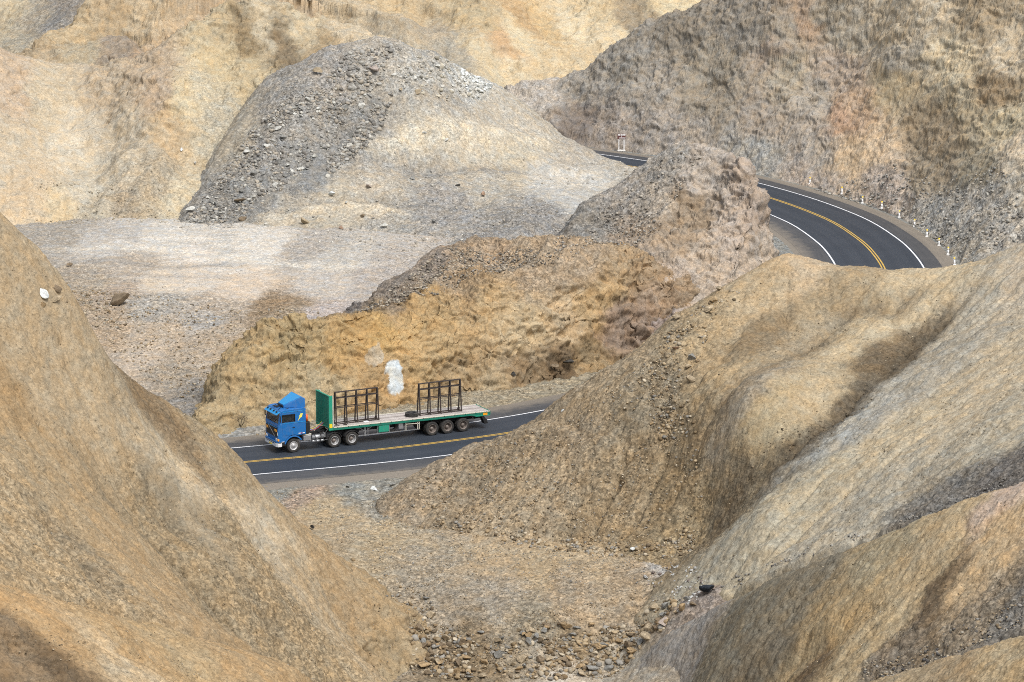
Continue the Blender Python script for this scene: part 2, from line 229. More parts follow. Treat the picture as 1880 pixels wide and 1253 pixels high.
hill('left_cliff',
     surf=[(60, 432, 348), (150, 432, 349), (250, 428, 350), (335, 415, 352), (100, 300, 361), (170, 300, 363), (220, 330, 358), (280, 300, 360), (330, 300, 362), (250, 220, 367), (150, 210, 374), (60, 220, 370), (400, 180, 373), (460, 110, 381), (280, 150, 374), (0, 300, 358), (-80, 300, 356), (0, 430, 346), (520, 130, 377), (560, 60, 387), (360, 110, 380), (-100, 430, 345), (350, 240, 366), (420, 260, 367)],
     sil=[(-120, 70, 380), (-50, 85, 383), (0, 95, 385), (60, 120, 386), (120, 130, 387), (170, 131, 388), (205, 127, 388), (250, 112, 386), (275, 98, 385), (330, 60, 386), (400, 20, 387), (450, 5, 388), (490, 2, 389), (530, 8, 390), (600, 35, 391), (660, 57, 392), (710, 78, 393), (760, 110, 394)],
     col=[(20, 150, (204, 174, 140), .6, .1, .5), (20, 280, (206, 182, 148), .5, .1, .8), (90, 190, SAND, .2, .2, .5), (130, 250, (214, 192, 160), .1, .1, .6), (60, 350, (214, 184, 144), .4, .1, .8), (110, 400, YEL, .4, .1, .5), (150, 340, (206, 188, 160), .1, .2, .5), (200, 150, (196, 170, 136), .7, .1, .3), (280, 130, (194, 166, 132), .9, .1, 0), (290, 170, (196, 166, 132), .8, .1, 0), (240, 240, (200, 178, 146), .4, .2, .3), (310, 230, (206, 172, 124), .9, 0, 0), (330, 190, (216, 190, 144), .8, 0, 0), (240, 300, (196, 176, 146), 0, .5, .3), (230, 380, (176, 154, 124), 0, .7, .2), (290, 330, (184, 162, 130), 0, .6, .2), (330, 380, (206, 184, 146), 0, .4, .2), (380, 170, (204, 184, 148), .3, .4, 0), (400, 110, (212, 184, 134), .9, 0, 0), (450, 70, (160, 134, 94), 1, 0, 0), (400, 60, (200, 174, 130), .9, 0, 0), (480, 40, (204, 182, 146), .8, 0, 0), (520, 90, (150, 126, 92), 1, 0, 0), (560, 60, (204, 180, 140), .9, 0, 0), (600, 90, (176, 148, 106), 1, 0, 0), (640, 65, (210, 186, 150), .8, .1, 0), (460, 130, (206, 180, 134), .9, 0, 0), (400, 220, (190, 174, 146), .1, .6, .2), (180, 400, (190, 172, 144), .1, .4, .3)],
     grooves=[([(200, 150), (195, 230), (180, 320), (165, 410)], 1.2, 3), ([(300, 130), (330, 200), (340, 260)], -0.9, 2), ([(200, 330), (260, 270), (330, 330)], -0.6, 2.5), ([(60, 140), (100, 230), (90, 350)], 0.8, 4), ([(460, 60), (500, 110), (470, 150)], 0.9, 2)],
     sp=0.18, fb=(0.8, 9), ridged=(0.9, 6), rill=(0.15, 2, 12, 0.1), label='pale sandy cliff with a buttress behind the flat pad on the left')
hill('back_left_ridge',
     surf=[(120, 135, 417), (250, 110, 418), (250, 60, 430), (100, 90, 430), (320, 30, 432), (180, 70, 426), (330, 90, 416), (420, 60, 415), (500, 40, 415)],
     sil=[(0, 125, 425, 8, 5), (42, 98, 429, 8, 5), (62, 78, 432), (90, 55, 436), (150, 14, 442), (200, -15, 447), (250, -45, 450), (340, -70, 450), (450, -60, 446), (560, -40, 440), (640, 0, 430)],
     extra=[(-50, 432, 2)],
     col=[(60, 100, (190, 160, 118), .8, .1, 0), (130, 50, (198, 168, 122), .7, .2, 0), (150, 90, (186, 164, 128), .3, .3, 0), (200, 20, (196, 164, 118), .9, 0, 0), (220, 80, (168, 146, 122), .8, .2, 0), (280, 60, (204, 160, 112), .8, 0, 0), (260, 20, (206, 176, 132), .7, .2, 0), (330, 20, (210, 176, 132), .8, 0, 0), (300, 90, (190, 150, 112), .9, 0, 0), (420, 0, (206, 176, 136), .8, 0, 0)],
     grooves=[([(240, 0), (210, 60), (185, 125)], 1.2, 3), ([(310, 20), (270, 60), (265, 100)], 0.7, 2.5)],
     sp=0.22, fb=(0.8, 9), ridged=(1.0, 6), label='brownish rocky ridge behind the left cliff at the top of the photo')
hill('far_left_slope',
     surf=[(0, 60, 462), (60, 60, 458), (30, 90, 452), (-80, 60, 462), (110, 40, 456), (160, 0, 462)],
     sil=[(-100, -60, 490), (0, -60, 490), (60, -60, 488), (120, -60, 484), (180, -60, 480), (260, -80, 478)],
     col=[(10, 40, (196, 174, 138), .5, .3, .3), (40, 70, (180, 164, 138), .2, .5, .2), (70, 40, (170, 154, 132), .3, .6, 0), (95, 45, (150, 142, 134), 0, 1, 0), (130, 10, (150, 138, 126), .2, .9, 0), (20, 5, (200, 178, 140), .6, .2, .2), (160, 0, (160, 144, 124), .6, .3, 0)],
     sp=0.25, fb=(0.8, 10), ridged=(0.6, 6), label='far grey tan slope in the top left corner')
hill('far_yellow_hill',
     surf=[(940, 166, 432), (800, 130, 432), (700, 90, 432), (620, 60, 434), (870, 130, 430), (880, 60, 440), (890, 0, 450), (760, 40, 446), (700, 10, 452), (1000, 60, 446), (1100, 90, 440), (1050, 20, 452), (1160, 50, 446), (1200, 0, 452), (1260, 10, 452), (1000, 140, 434), (640, 10, 446)],
     sil=[(560, -70, 475), (640, -80, 478), (760, -90, 482), (880, -80, 478), (1000, -100, 486), (1120, -90, 484), (1250, -80, 482), (1350, -80, 480), (1450, -70, 478)],
     extra=[(-20, 428, 2), (34, 428, 2)],
     col=[(640, 20, (206, 178, 136), .5, .2, .4), (680, 60, (190, 170, 140), .2, .3, 1), (740, 30, (206, 174, 124), .4, .2, .8), (790, 50, (184, 164, 136), .2, .3, 1), (840, 90, (178, 162, 138), .2, .4, 1), (880, 40, (206, 176, 126), .6, .1, .4), (880, 110, (216, 190, 146), .3, .1, .3), (960, 40, (204, 164, 108), .7, .1, .2), (1000, 55, (214, 176, 116), .6, .1, .2), (960, 75, (222, 196, 150), .2, .1, .2), (920, 80, (212, 168, 114), .6, 0, 0), (1000, 100, YEL, .6, .1, .2), (1060, 60, (226, 200, 156), .3, .1, .2), (1080, 90, YEL, .6, .1, .2), (1100, 20, (216, 186, 136), .6, .1, .2), (1140, 60, (222, 194, 148), .4, .1, .2), (1165, 30, (172, 148, 114), .7, .2, 0), (1180, 60, (160, 142, 118), .8, .1, 0), (1230, 15, (220, 192, 142), .5, .1, 0), (950, 140, (222, 194, 148), .5, .1, .1), (860, 10, (200, 172, 126), .6, .1, 0)],
     grooves=[([(890, -20), (890, 50), (870, 120)], -1.4, 3), ([(760, -10), (790, 60), (830, 110)], 1.0, 4), ([(960, 90), (1030, 60), (1100, 50)], 0.5, 2), ([(1160, -20), (1170, 70), (1160, 110)], 1.2, 3), ([(700, 0), (740, 50), (770, 90)], -0.8, 3)],
     sp=0.23, fb=(0.9, 10), ridged=(0.8, 6), rill=(0.25, 2.2, 12, 0.45), label='far yellow sandstone slope at the top centre')
hill('right_mountain',
     surf=[(1105, 268, 407), (1180, 282, 401), (1250, 296, 395.5), (1330, 306, 392), (1400, 316, 387.5), (1480, 340, 379), (1560, 357, 374), (1640, 392, 364), (1700, 428, 354), (1750, 466, 344), (1790, 486, 338.5), (1880, 458, 335), (2020, 440, 325), (1300, 150, 409), (1500, 200, 391), (1700, 150, 381), (1880, 200, 362), (1700, 350, 362), (1800, 400, 347), (1500, 80, 402), (1880, 60, 375), (1880, 320, 347), (1100, 230, 414), (1400, 250, 393), (1600, 290, 376), (1050, 200, 419), (1600, 100, 394), (1750, 260, 366), (2020, 200, 350), (1300, 240, 399), (1200, 210, 407), (1780, 330, 353)],
     sil=[(935, 166, 424, 6, 3), (990, 152, 426, 6, 4), (1050, 136, 426, 6, 4), (1085, 115, 425.5), (1120, 91, 425), (1160, 65, 424.5), (1200, 41, 424), (1240, 30, 423.5), (1280, 22, 422.5), (1310, 0, 421), (1370, -30, 417), (1450, -62, 411), (1560, -90, 405), (1700, -110, 395), (1880, -130, 385), (2020, -140, 375)],
     col=[(990, 175, (192, 176, 160), .6, .6, 0), (1060, 160, (170, 156, 140), .8, .4, 0), (1150, 110, (165, 152, 136), 1, .2, 0), (1060, 220, (144, 127, 114), 1, .2, 0), (1120, 250, (170, 152, 136), .8, .5, 0), (1200, 150, (176, 160, 142), 1, .1, 0), (1200, 240, (181, 165, 150), .8, .4, 0), (1250, 60, (156, 140, 120), 1, 0, 0), (1300, 120, (176, 158, 134), 1, 0, 0), (1300, 180, (170, 152, 129), 1, 0, 0), (1270, 250, (187, 168, 148), .9, .2, 0), (1380, 60, (165, 150, 132), 1, 0, 0), (1450, 130, (187, 168, 140), 1, 0, 0), (1400, 220, (181, 160, 138), 1, 0, 0), (1380, 280, (181, 172, 160), .6, .6, 0), (1482, 40, (192, 156, 122), 1, 0, 0), (1440, 60, (179, 160, 136), 1, 0, 0), (1520, 30, (181, 163, 138), 1, 0, 0), (1420, 90, (183, 158, 134), 1, 0, 0), (1550, 60, (192, 172, 144), 1, 0, 0), (1558, 192, (215, 174, 132), .9, 0, 0), (1542, 208, (211, 163, 122), .9, 0, 0), (1500, 180, (187, 170, 150), 1, 0, 0), (1540, 130, (197, 170, 144), 1, 0, 0), (1640, 60, (207, 181, 144), .9, 0, 0), (1640, 160, (192, 165, 122), .5, .1, 0), (1650, 100, (181, 165, 144), 1, 0, 0), (1700, 30, (215, 190, 154), .7, .2, 0), (1750, 110, (221, 195, 152), .9, 0, 0), (1800, 30, (187, 160, 122), 1, 0, 0), (1850, 110, (215, 190, 154), .9, 0, 0), (1780, 190, (192, 168, 129), 1, 0, 0), (1820, 170, (170, 140, 100), 1, 0, 0), (1720, 240, (170, 144, 109), .9, 0, 0), (1850, 230, (207, 183, 140), .9, 0, 0), (1600, 270, (233, 195, 148), .7, .2, 0), (1560, 280, (228, 190, 142), .7, .2, 0), (1500, 270, (190, 172, 152), .9, .2, 0), (1480, 320, (199, 176, 156), .7, .5, 0), (1620, 340, (199, 176, 156), .7, .5, 0), (1700, 310, (170, 148, 118), .9, .2, 0), (1790, 300, (165, 148, 120), .9, .2, 0), (1800, 370, (192, 179, 163), .5, .8, 0), (1720, 400, (190, 179, 165), .4, .9, 0), (1860, 420, (187, 174, 158), .5, .8, 0), (1870, 340, (199, 181, 156), .8, .3, 0), (1870, 270, (215, 190, 156), .8, .2, 0), (1780, 460, (170, 158, 142), .3, 1, 0)],
     grooves=[([(1560, 10), (1540, 120), (1490, 220), (1480, 310)], 1.3, 3.0), ([(1660, 60), (1640, 180), (1680, 260), (1780, 300)], 1.4, 3.5), ([(1750, 60), (1820, 150), (1780, 230)], -1.2, 4), ([(1420, 60), (1360, 150), (1330, 240)], 0.9, 3), ([(1720, 320), (1640, 390)], 0.5, 2), ([(1060, 200), (1110, 230), (1180, 250)], 0.6, 2), ([(1620, 330), (1740, 300), (1860, 290)], 0.9, 3)],
     sp=0.14, rk=.6, fb=(1.0, 10), ridged=(1.3, 6.5), label='dark grey craggy mountainside rising behind the bend on the right')

# flat ground: pad, gravel fan, road bed, gully floor, given as (px, py, z)
GROUND_PZ = [(60, 430, 2.2), (300, 425, 2.3), (600, 430, 2.3), (200, 480, 2.1), (400, 470, 2.1), (600, 500, 2.0), (300, 540, 2.0), (500, 555, 1.9), (700, 500, 2.1), (120, 520, 2.0), (230, 560, 2.3), (80, 560, 2.2), (300, 545, 2.4), (400, 575, 1.7), (500, 575, 2.4), (590, 585, 2.0),
             (300, 640, 1.4), (200, 620, 1.6), (400, 650, 1.2), (300, 700, 0.7), (350, 740, 0.3), (280, 720, 0.6), (330, 800, -0.05), (400, 810, -0.12),
             (600, 925, -0.35), (700, 1000, -0.8), (500, 910, -0.2), (900, 1010, -0.6), (1100, 1030, -0.4), (1250, 1060, -0.1), (800, 1090, -1.4), (1000, 1080, -1.1), (1150, 1110, -1.2), (1290, 1080, 1.0), (1250, 1110, 0.5), (1330, 1070, 1.4), (1240, 1140, -0.4),
             (800, 1140, -2.2), (1000, 1150, -2.0), (1190, 1140, -1.2), (760, 1180, -3.2), (1000, 1195, -3.2), (1200, 1175, -2.8), (850, 1225, -4.0), (1050, 1238, -4.2), (1150, 1225, -3.9), (850, 1300, -4.6), (1100, 1300, -4.8), (620, 1000, -0.6)]
GROUND_COL = [(100, 440, (176, 162, 146), 0, .6, 0), (200, 450, (196, 184, 172), 0, .3, .4), (300, 445, (214, 202, 188), 0, .2, .5), (400, 455, (206, 194, 180), 0, .3, .4), (370, 470, (226, 208, 190), 0, .1, .2), (480, 455, (222, 208, 192), 0, .2, .3), (250, 490, (194, 174, 152), 0, .5, .3), (300, 520, (220, 198, 172), 0, .2, 0), (450, 530, (222, 196, 168), 0, .2, 0), (350, 510, (220, 200, 178), 0, .1, .2), (600, 520, (206, 190, 174), 0, .3, .1), (620, 480, (200, 188, 174), 0, .4, .3), (680, 510, (190, 174, 160), 0, .5, .2), (560, 460, (186, 172, 158), 0, .6, .1), (150, 520, (180, 160, 136), 0, .8, 0), (220, 540, (184, 160, 136), 0, .7, 0), (120, 560, (172, 146, 114), 0, 1, 0), (280, 560, (176, 164, 150), 0, 1, 0), (400, 570, (186, 166, 144), 0, .9, 0), (380, 590, (182, 170, 158), 0, .8, 0), (500, 565, (162, 132, 96), .1, 1, 0), (540, 580, (168, 144, 114), 0, 1, 0), (590, 582, (196, 178, 168), 0, .7, 0), (200, 600, (184, 156, 124), 0, .9, 0), (300, 620, (196, 170, 140), 0, .6, 0), (280, 650, (200, 176, 150), 0, .5, 0), (400, 620, (188, 162, 132), 0, .7, 0), (360, 660, (186, 162, 134), 0, .7, 0), (320, 690, (172, 152, 128), 0, .9, 0), (340, 735, (146, 136, 126), 0, 1, 0), (390, 795, (160, 154, 146), 0, 1, 0),
              (520, 905, (150, 144, 132), 0, 1, 0), (700, 890, (156, 148, 134), 0, 1, 0), (640, 900, (150, 146, 136), 0, 1, 0), (560, 918, (176, 148, 124), 0, 1, 0), (600, 940, (186, 158, 116), 0, .6, 0), (700, 930, (160, 150, 134), 0, 1, 0), (700, 980, (184, 158, 118), 0, .7, 0), (800, 1010, (172, 152, 124), 0, .9, 0), (900, 1030, (190, 160, 118), 0, .6, 0), (1000, 1040, (188, 158, 114), 0, .6, 0), (1100, 1030, (184, 156, 116), 0, .8, 0), (900, 1080, (168, 150, 126), 0, 1, 0), (1050, 1090, (176, 150, 116), 0, 1, 0), (1180, 1080, (170, 144, 110), 0, 1, 0), (1240, 1050, (186, 176, 166), 0, 1, 0), (1270, 1075, (150, 130, 116), 0, 1, 0), (800, 1130, (164, 146, 122), 0, 1, 0), (1000, 1140, (158, 140, 112), 0, 1, 0), (850, 1200, (142, 118, 84), 0, 1, 0), (1050, 1200, (150, 124, 86), 0, 1, 0), (1050, 1243, (200, 184, 164), 0, .4, 0), (1150, 1230, (178, 162, 140), 0, .5, 0),
              (1440, 440, (150, 146, 138), 0, 1, 0), (1480, 460, (150, 146, 138), 0, 1, 0), (1600, 380, (150, 146, 138), 0, 1, 0), (1720, 460, (150, 146, 138), 0, 1, 0), (950, 725, (164, 146, 116), 0, 1, 0), (1100, 275, (150, 146, 138), 0, 1, 0), (600, 785, (160, 142, 114), 0, 1, 0), (800, 752, (164, 146, 116), 0, 1, 0), (600, 860, (140, 134, 126), 0, 1, 0)]

def tps_fit(P, z, lam):
    P = np.asarray(P, float) / 20.0
    r2 = ((P[:, None] - P[None]) ** 2).sum(-1)
    K = 0.5 * r2 * np.log(r2 + 1e-12) + lam * np.eye(len(P))
    Q = np.c_[np.ones(len(P)), P]
    A = np.block([[K, Q], [Q.T, np.zeros((3, 3))]])
    w = np.linalg.solve(A, np.r_[np.asarray(z, float), 0, 0, 0])
    return P.astype(np.float32), w.astype(np.float32)
def tps_eval(fit, X, Y):
    P, w = fit
    X = np.asarray(X, np.float32) / 20; Y = np.asarray(Y, np.float32) / 20
    out = w[-3] + w[-2] * X + w[-1] * Y
    for (px, py), k in zip(P, w[:-3]):
        r2 = (X - px) ** 2 + (Y - py) ** 2
        out = out + 0.5 * k * r2 * np.log(r2 + 1e-12)
    return out
def hull2(P):
    P = sorted(map(tuple, np.asarray(P)[:, :2]))
    def half(pts):
        h = []
        for p in pts:
            while len(h) >= 2 and (h[-1][0] - h[-2][0]) * (p[1] - h[-2][1]) - (h[-1][1] - h[-2][1]) * (p[0] - h[-2][0]) <= 0: h.pop()
            h.append(p)
        return h
    return np.array(half(P)[:-1] + half(P[::-1])[:-1])
def hull_out(H, X, Y):
    """distance outside a convex outline (0 inside)"""
    d = np.full(X.shape, -1e9, np.float32)
    for i in range(len(H)):
        a, b = H[i], H[(i + 1) % len(H)]
        e = b - a; n = np.array([e[1], -e[0]]) / (np.hypot(*e) + 1e-9)
        d = np.maximum(d, (X - a[0]) * n[0] + (Y - a[1]) * n[1])
    return np.maximum(d, 0)

for h in HILLS.values():
    pts = [at_y(u, v, Y) for u, v, Y in h['surf']]
    for s in h['sil']:
        u, v, Y = s[:3]; de, dr = (s[3:5] if len(s) > 3 else (7, 5.5))
        p = at_y(u, v, Y); pts.append(p)
        pts.append(np.array([p[0] * (1 + de / Y), Y + de, p[2] - dr]))
    pts += [np.array(e, float) for e in h['extra']]
    h['pts'] = np.array(pts)
    h['fit'] = tps_fit(h['pts'][:, :2], h['pts'][:, 2], h['lam'])
    h['hull'] = hull2(h['pts'])
gp = [at_z(u, v, z) for u, v, z in GROUND_PZ]
for i in range(0, len(ROAD), 12):
    for o in (-8.2, -4, 0, 4, 8.6):
        q = ROAD[i] + RN[i] * o
        gp.append(np.array([q[0], q[1], -0.16 if abs(o) < 5 else -0.12]))
for e in [(-60, 225, -6), (-30, 205, -8), (30, 205, -7), (60, 225, -6), (0, 195, -8), (70, 300, -1), (-70, 300, 1), (-70, 400, 1), (80, 420, -1), (0, 440, 0), (0, 540, -1), (-90, 540, 0), (90, 540, 0), (-60, 170, -8), (60, 170, -8), (20, 235, -1.5), (45, 250, -2)]:
    gp.append(np.array(e, float))
gp = np.array(gp)
ground = dict(tint=[([(60, 462), (250, 455), (420, 475), (560, 492), (745, 488)], .8, (226, 212, 194), .7), ([(180, 436), (330, 470), (480, 510)], .7, (224, 208, 190), .6), ([(300, 432), (420, 450), (520, 470)], .7, (226, 212, 196), .7), ([(120, 475), (300, 492), (460, 486)], .6, (160, 148, 136), .5), ([(90, 500), (260, 508), (420, 512)], .5, (168, 152, 138), .4), ([(640, 945), (800, 1006), (1000, 1022), (1180, 1016)], .6, (196, 168, 126), .6)], pts=gp, fit=tps_fit(gp[:, :2], gp[:, 2], 0.004), hull=None, col=GROUND_COL, grooves=[([(40, 470), (250, 455), (420, 470), (560, 490), (740, 487)], 0.12, 0.6), ([(180, 440), (330, 470), (480, 505)], 0.1, 0.5), ([(650, 940), (800, 1000), (1000, 1015), (1180, 1010)], 0.12, 0.6)],
              sp=0.17, fb=(0.10, 3), ridged=(0, 5), rill=None, fall=1, label='', cut=0.0)
ORDER = list(HILLS) + ['ground']
ALL = dict(HILLS); ALL['ground'] = ground

# road distance on a 0.5 m grid
GX0, GX1, GY0, GY1, GS = -84.0, 84.0, 140.0, 500.0, 0.5
gx = np.arange(GX0, GX1 + .01, GS, dtype=np.float32); gy = np.arange(GY0, GY1 + .01, GS, dtype=np.float32)
MX, MY = np.meshgrid(gx, gy)
def nearest_road(X, Y):
    sub = slice(None, None, 2)
    R = ROAD[sub].astype(np.float32); N = RN[sub].astype(np.float32)
    best = np.full(X.shape, 1e9, np.float32); off = np.zeros(X.shape, np.float32)
    for p, n in zip(R, N):
        dx = X - p[0]; dy = Y - p[1]
        d = dx * dx + dy * dy
        m = d < best
        best = np.where(m, d, best); off = np.where(m, dx * n[0] + dy * n[1], off)
    d = np.sqrt(best)
    return d, np.where(off >= 0, d, -d)
RD, RSIDE = nearest_road(MX, MY)
def bil(A, X, Y, x0=GX0, y0=GY0, s=GS):
    fx = np.clip((X - x0) / s, 0, A.shape[1] - 1.001); fy = np.clip((Y - y0) / s, 0, A.shape[0] - 1.001)
    ix = fx.astype(np.int32); iy = fy.astype(np.int32); fx = (fx - ix).astype(np.float32); fy = (fy - iy).astype(np.float32)
    return (A[iy, ix] * (1 - fx) + A[iy, ix + 1] * fx) * (1 - fy) + (A[iy + 1, ix] * (1 - fx) + A[iy + 1, ix + 1] * fx) * fy

def base_z(h, X, Y):
    z = tps_eval(h['fit'], X, Y)
    if h['hull'] is not None:
        z = z - h['fall'] * np.maximum(hull_out(h['hull'], X, Y) - 0.3, 0)
    return z

def on_surface(h, u, v, refine=True):
    """where the line of sight through a photo point meets this hill's own smooth surface"""
    d = ray(u, v)
    ys = np.arange(150, 500, 0.5)
    P = CO + d * (ys / d[1])[:, None]
    dz = P[:, 2] - base_z(h, P[:, 0], P[:, 1])
    k = np.nonzero(dz < 0)[0]
    if len(k) == 0: k = [int(np.argmin(dz))]
    return P[k[0]]

def full_z(name, h, X, Y):
    z = base_z(h, X, Y)
    for px, dep, wid in h['grooves']:
        if 'gw' not in h: h['gw'] = {}
        key = id(px)
        if key not in h['gw']:
            h['gw'][key] = np.array([on_surface(h, *p) for p in px])
        w = h['gw'][key]
        wob = fbm(X / 5, Y / 5, 91, 2) * wid * 0.5
        d, pos = seg_dist(X + wob, Y + wob, w)
        env = np.clip(np.minimum(pos, 1 - pos) * 5, 0, 1)
        z = z - dep * env * np.exp(-(d / wid) ** 1.15)
    sd = (hash_name(name)) % 997
    a, wl = h['fb']
    q = bil(RD, X, Y)
    calm = np.clip((q - 7) / 6, 0, 1) if name == 'ground' else 1.0
    if a: z = z + a * calm * fbm(X / wl, Y / wl, sd, 4, .5)
    a, wl = h['ridged']
    if a:
        wx = perlin(X / 9, Y / 9, sd + 5) * 2.5
        z = z + a * (fbm((X + wx) / wl, (Y * .6 + z * .8 + wx) / wl, sd + 11, 3, .55, True) - .35)
    if h['rill']:
        a, wa, ratio, sl = h['rill']
        c, s = math.cos(math.atan(sl)), math.sin(math.atan(sl))
        al, ac = X * c + Y * s * .6, -X * s + Y * c
        al, ac = X * s - Y * c, X * c + Y * s
        wv = perlin(X / 4, Y / 4, sd + 3) * .5
        z = z + a * .5 * fbm((ac + wv) / wa, al / (wa * ratio), sd + 21, 2, .5, True)
    if ERO is not None:
        z = z + bil(ERO, X, Y, EX0, EY0, ES) * h.get('ero', 1.0) * (calm if name == 'ground' else 1.0)
    if name != 'ground':
        side = bil(RSIDE, X, Y)
        lim = np.where(side > 0, 8.4, 7.6)
        q2 = q + perlin(X / 3, Y / 3, 5) * .5
        lim = lim + (1 - h['cut']) * .5
        z = np.minimum(z, -0.35 + 1.35 * h['cut'] * np.maximum(q2 - lim, 0) + np.where(q2 > lim + 9, 50, 0))
    else:
        f = np.clip((q - 8.5) / 8.0, 0, 1); f = f * f * (3 - 2 * f)
        z = -0.10 * (1 - f) + z * f
    return z
def hash_name(s):
    r = 7
    for ch in s: r = (r * 131 + ord(ch)) % 100003
    return r

ERO = None
ES, EX0, EX1, EY0, EY1 = 0.3, -76.0, 76.0, 150.0, 495.0
def coarse_pass():
    out = []
    for n in ORDER:
        h = ALL[n]
        if h['hull'] is not None:
            lo = h['hull'].min(0) - 14; hi = h['hull'].max(0) + 14
            i0, i1 = np.searchsorted(gx, [lo[0], hi[0]]); j0, j1 = np.searchsorted(gy, [lo[1], hi[1]])
        else:
            i0, i1, j0, j1 = 0, len(gx), 0, len(gy)
        Z = np.full(MX.shape, -60, np.float32)
        Z[j0:j1, i0:i1] = full_z(n, h, MX[j0:j1, i0:i1], MY[j0:j1, i0:i1])
        out.append(Z)
    return np.array(out)

def erode(U, steps=9):
    """rain running down the slopes cuts branching rills: height change on a grid"""
    ex = np.arange(EX0, EX1, ES, dtype=np.float32); ey = np.arange(EY0, EY1, ES, dtype=np.float32)
    X, Y = np.meshgrid(ex, ey)
    z0 = bil(U, X, Y); z = z0 + .35 * fbm(X / 2.2, Y / 2.2, 55, 4, .6)
    ny, nx = z.shape; N = ny * nx
    rng = np.random.default_rng(4)
    acc_sum = np.zeros(N)
    nb = [(-1, -1), (-1, 0), (-1, 1), (0, -1), (0, 1), (1, -1), (1, 0), (1, 1)]
    idx = np.arange(N).reshape(ny, nx)
    for it in range(steps):
        zz = z + rng.normal(0, .03, z.shape)
        best = np.zeros(z.shape); rec = idx.copy()
        zp = np.pad(zz, 1, constant_values=99)
        for dj, di in nb:
            sl = (zz - zp[1 + dj:1 + dj + ny, 1 + di:1 + di + nx]) / (ES * math.hypot(dj, di))
            m = sl > best
            best = np.where(m, sl, best); rec = np.where(m, idx + dj * nx + di, rec)
        order = np.argsort(-zz.ravel()).tolist(); r = rec.ravel().tolist()
        acc = [1.0] * N
        for i in order:
            j = r[i]
            if j != i: acc[j] += acc[i]
        A = np.array(acc); acc_sum += A
        A = np.minimum(A, 2500).reshape(ny, nx)
        dz = .017 * A ** .56 * np.clip(best * 1.7 - .15, 0, 1) / steps * 2
        z = z - dz
        p = np.pad(z, 1, mode='edge')
        z = z * .90 + .025 * (p[:-2, 1:-1] + p[2:, 1:-1] + p[1:-1, :-2] + p[1:-1, 2:])
    d = z - z0
    d -= np.median(d)
    return np.clip(d, -1.6, .7).astype(np.float32), (acc_sum / steps).reshape(ny, nx)
for n, k in dict(left_slope=1.0, near_slope=.9, right_slope=1.0, right_foreground=.8, scree_hill=.4, road_cut=.3, middle_outcrop=.3, right_mountain=.2, left_cliff=.4, back_left_ridge=.4, far_left_slope=.5, far_yellow_hill=.5, ground=.35).items():
    ALL[n]['ero'] = k
COARSE = coarse_pass()
ERO, ACC = erode(COARSE.max(0))
LACC = np.log10(np.maximum(ACC, 1)).astype(np.float32)
COARSE = coarse_pass()
UNION = COARSE.max(0)
print('coarse', round(time.time() - T0, 1))

def hit(u, v):
    """where lines of sight meet the terrain"""
    u = np.atleast_1d(np.asarray(u, float)); v = np.atleast_1d(np.asarray(v, float))
    d = ray(u, v)
    y = np.full(len(u), 145.0); done = np.zeros(len(u), bool)
    for k in range(1400):
        P = CO + d * (y / d[:, 1])[:, None]
        done |= P[:, 2] < bil(UNION, P[:, 0], P[:, 1])
        if done.all(): break
        y = np.where(done, y, y + 0.25)
    return CO + d * (y / d[:, 1])[:, None]
def ground_at(X, Y):
    return bil(UNION, np.asarray(X, np.float32), np.asarray(Y, np.float32))

# ------------------------------------------------------------------ materials
def new_mat(name, color=(0.5, 0.5, 0.5), rough=0.6, metal=0.0, spec=0.5):
    m = bpy.data.materials.new(name); m.use_nodes = True
    b = m.node_tree.nodes['Principled BSDF']
    b.inputs['Base Color'].default_value = (*color[:3], 1)
    b.inputs['Roughness'].default_value = rough
    b.inputs['Metallic'].default_value = metal
    b.inputs['Specular IOR Level'].default_value = spec
    return m
class NT:
    """small node-tree writer"""
    def __init__(s, m): s.m = m; s.t = m.node_tree; s.b = s.t.nodes['Principled BSDF']; s.out = s.t.nodes['Material Output']
    def n(s, typ, ins=None, **kw):
        x = s.t.nodes.new(typ)
        for k, v in kw.items(): setattr(x, k, v)
        for k, v in (ins or {}).items():
            if hasattr(v, 'is_output') or isinstance(v, bpy.types.NodeSocket): s.t.links.new(v, x.inputs[k])
            else: x.inputs[k].default_value = v
        return x
    def math(s, op, a, b=0.0, c=None, clamp=False):
        ins = {0: a, 1: b}
        if c is not None: ins[2] = c
        return s.n('ShaderNodeMath', ins, operation=op, use_clamp=clamp).outputs[0]
    def vmath(s, op, a, b): return s.n('ShaderNodeVectorMath', {0: a, 1: b}, operation=op).outputs[0]
    def noise(s, vec, scale, detail=4, rough=.55): return s.n('ShaderNodeTexNoise', {'Vector': vec, 'Scale': scale, 'Detail': detail, 'Roughness': rough}).outputs[0]
    def vor(s, vec, scale, feat='F1', out='Distance', rnd=1.0): return s.n('ShaderNodeTexVoronoi', {'Vector': vec, 'Scale': scale, 'Randomness': rnd}, feature=feat).outputs[out]
    def mapr(s, x, a, b, c, d, smooth=False): return s.n('ShaderNodeMapRange', {0: x, 1: a, 2: b, 3: c, 4: d}, interpolation_type='SMOOTHSTEP' if smooth else 'LINEAR').outputs[0]
    def link(s, a, b): s.t.links.new(a, b)
    def mixc(s, f, a, b, mode='MIX'):
        x = s.n('ShaderNodeMix', data_type='RGBA', blend_type=mode)
        for sock, v in ((x.inputs[0], f), (x.inputs[6], a), (x.inputs[7], b)):
            if isinstance(v, bpy.types.NodeSocket): s.t.links.new(v, sock)
            else: sock.default_value = v
        return x.outputs[2]

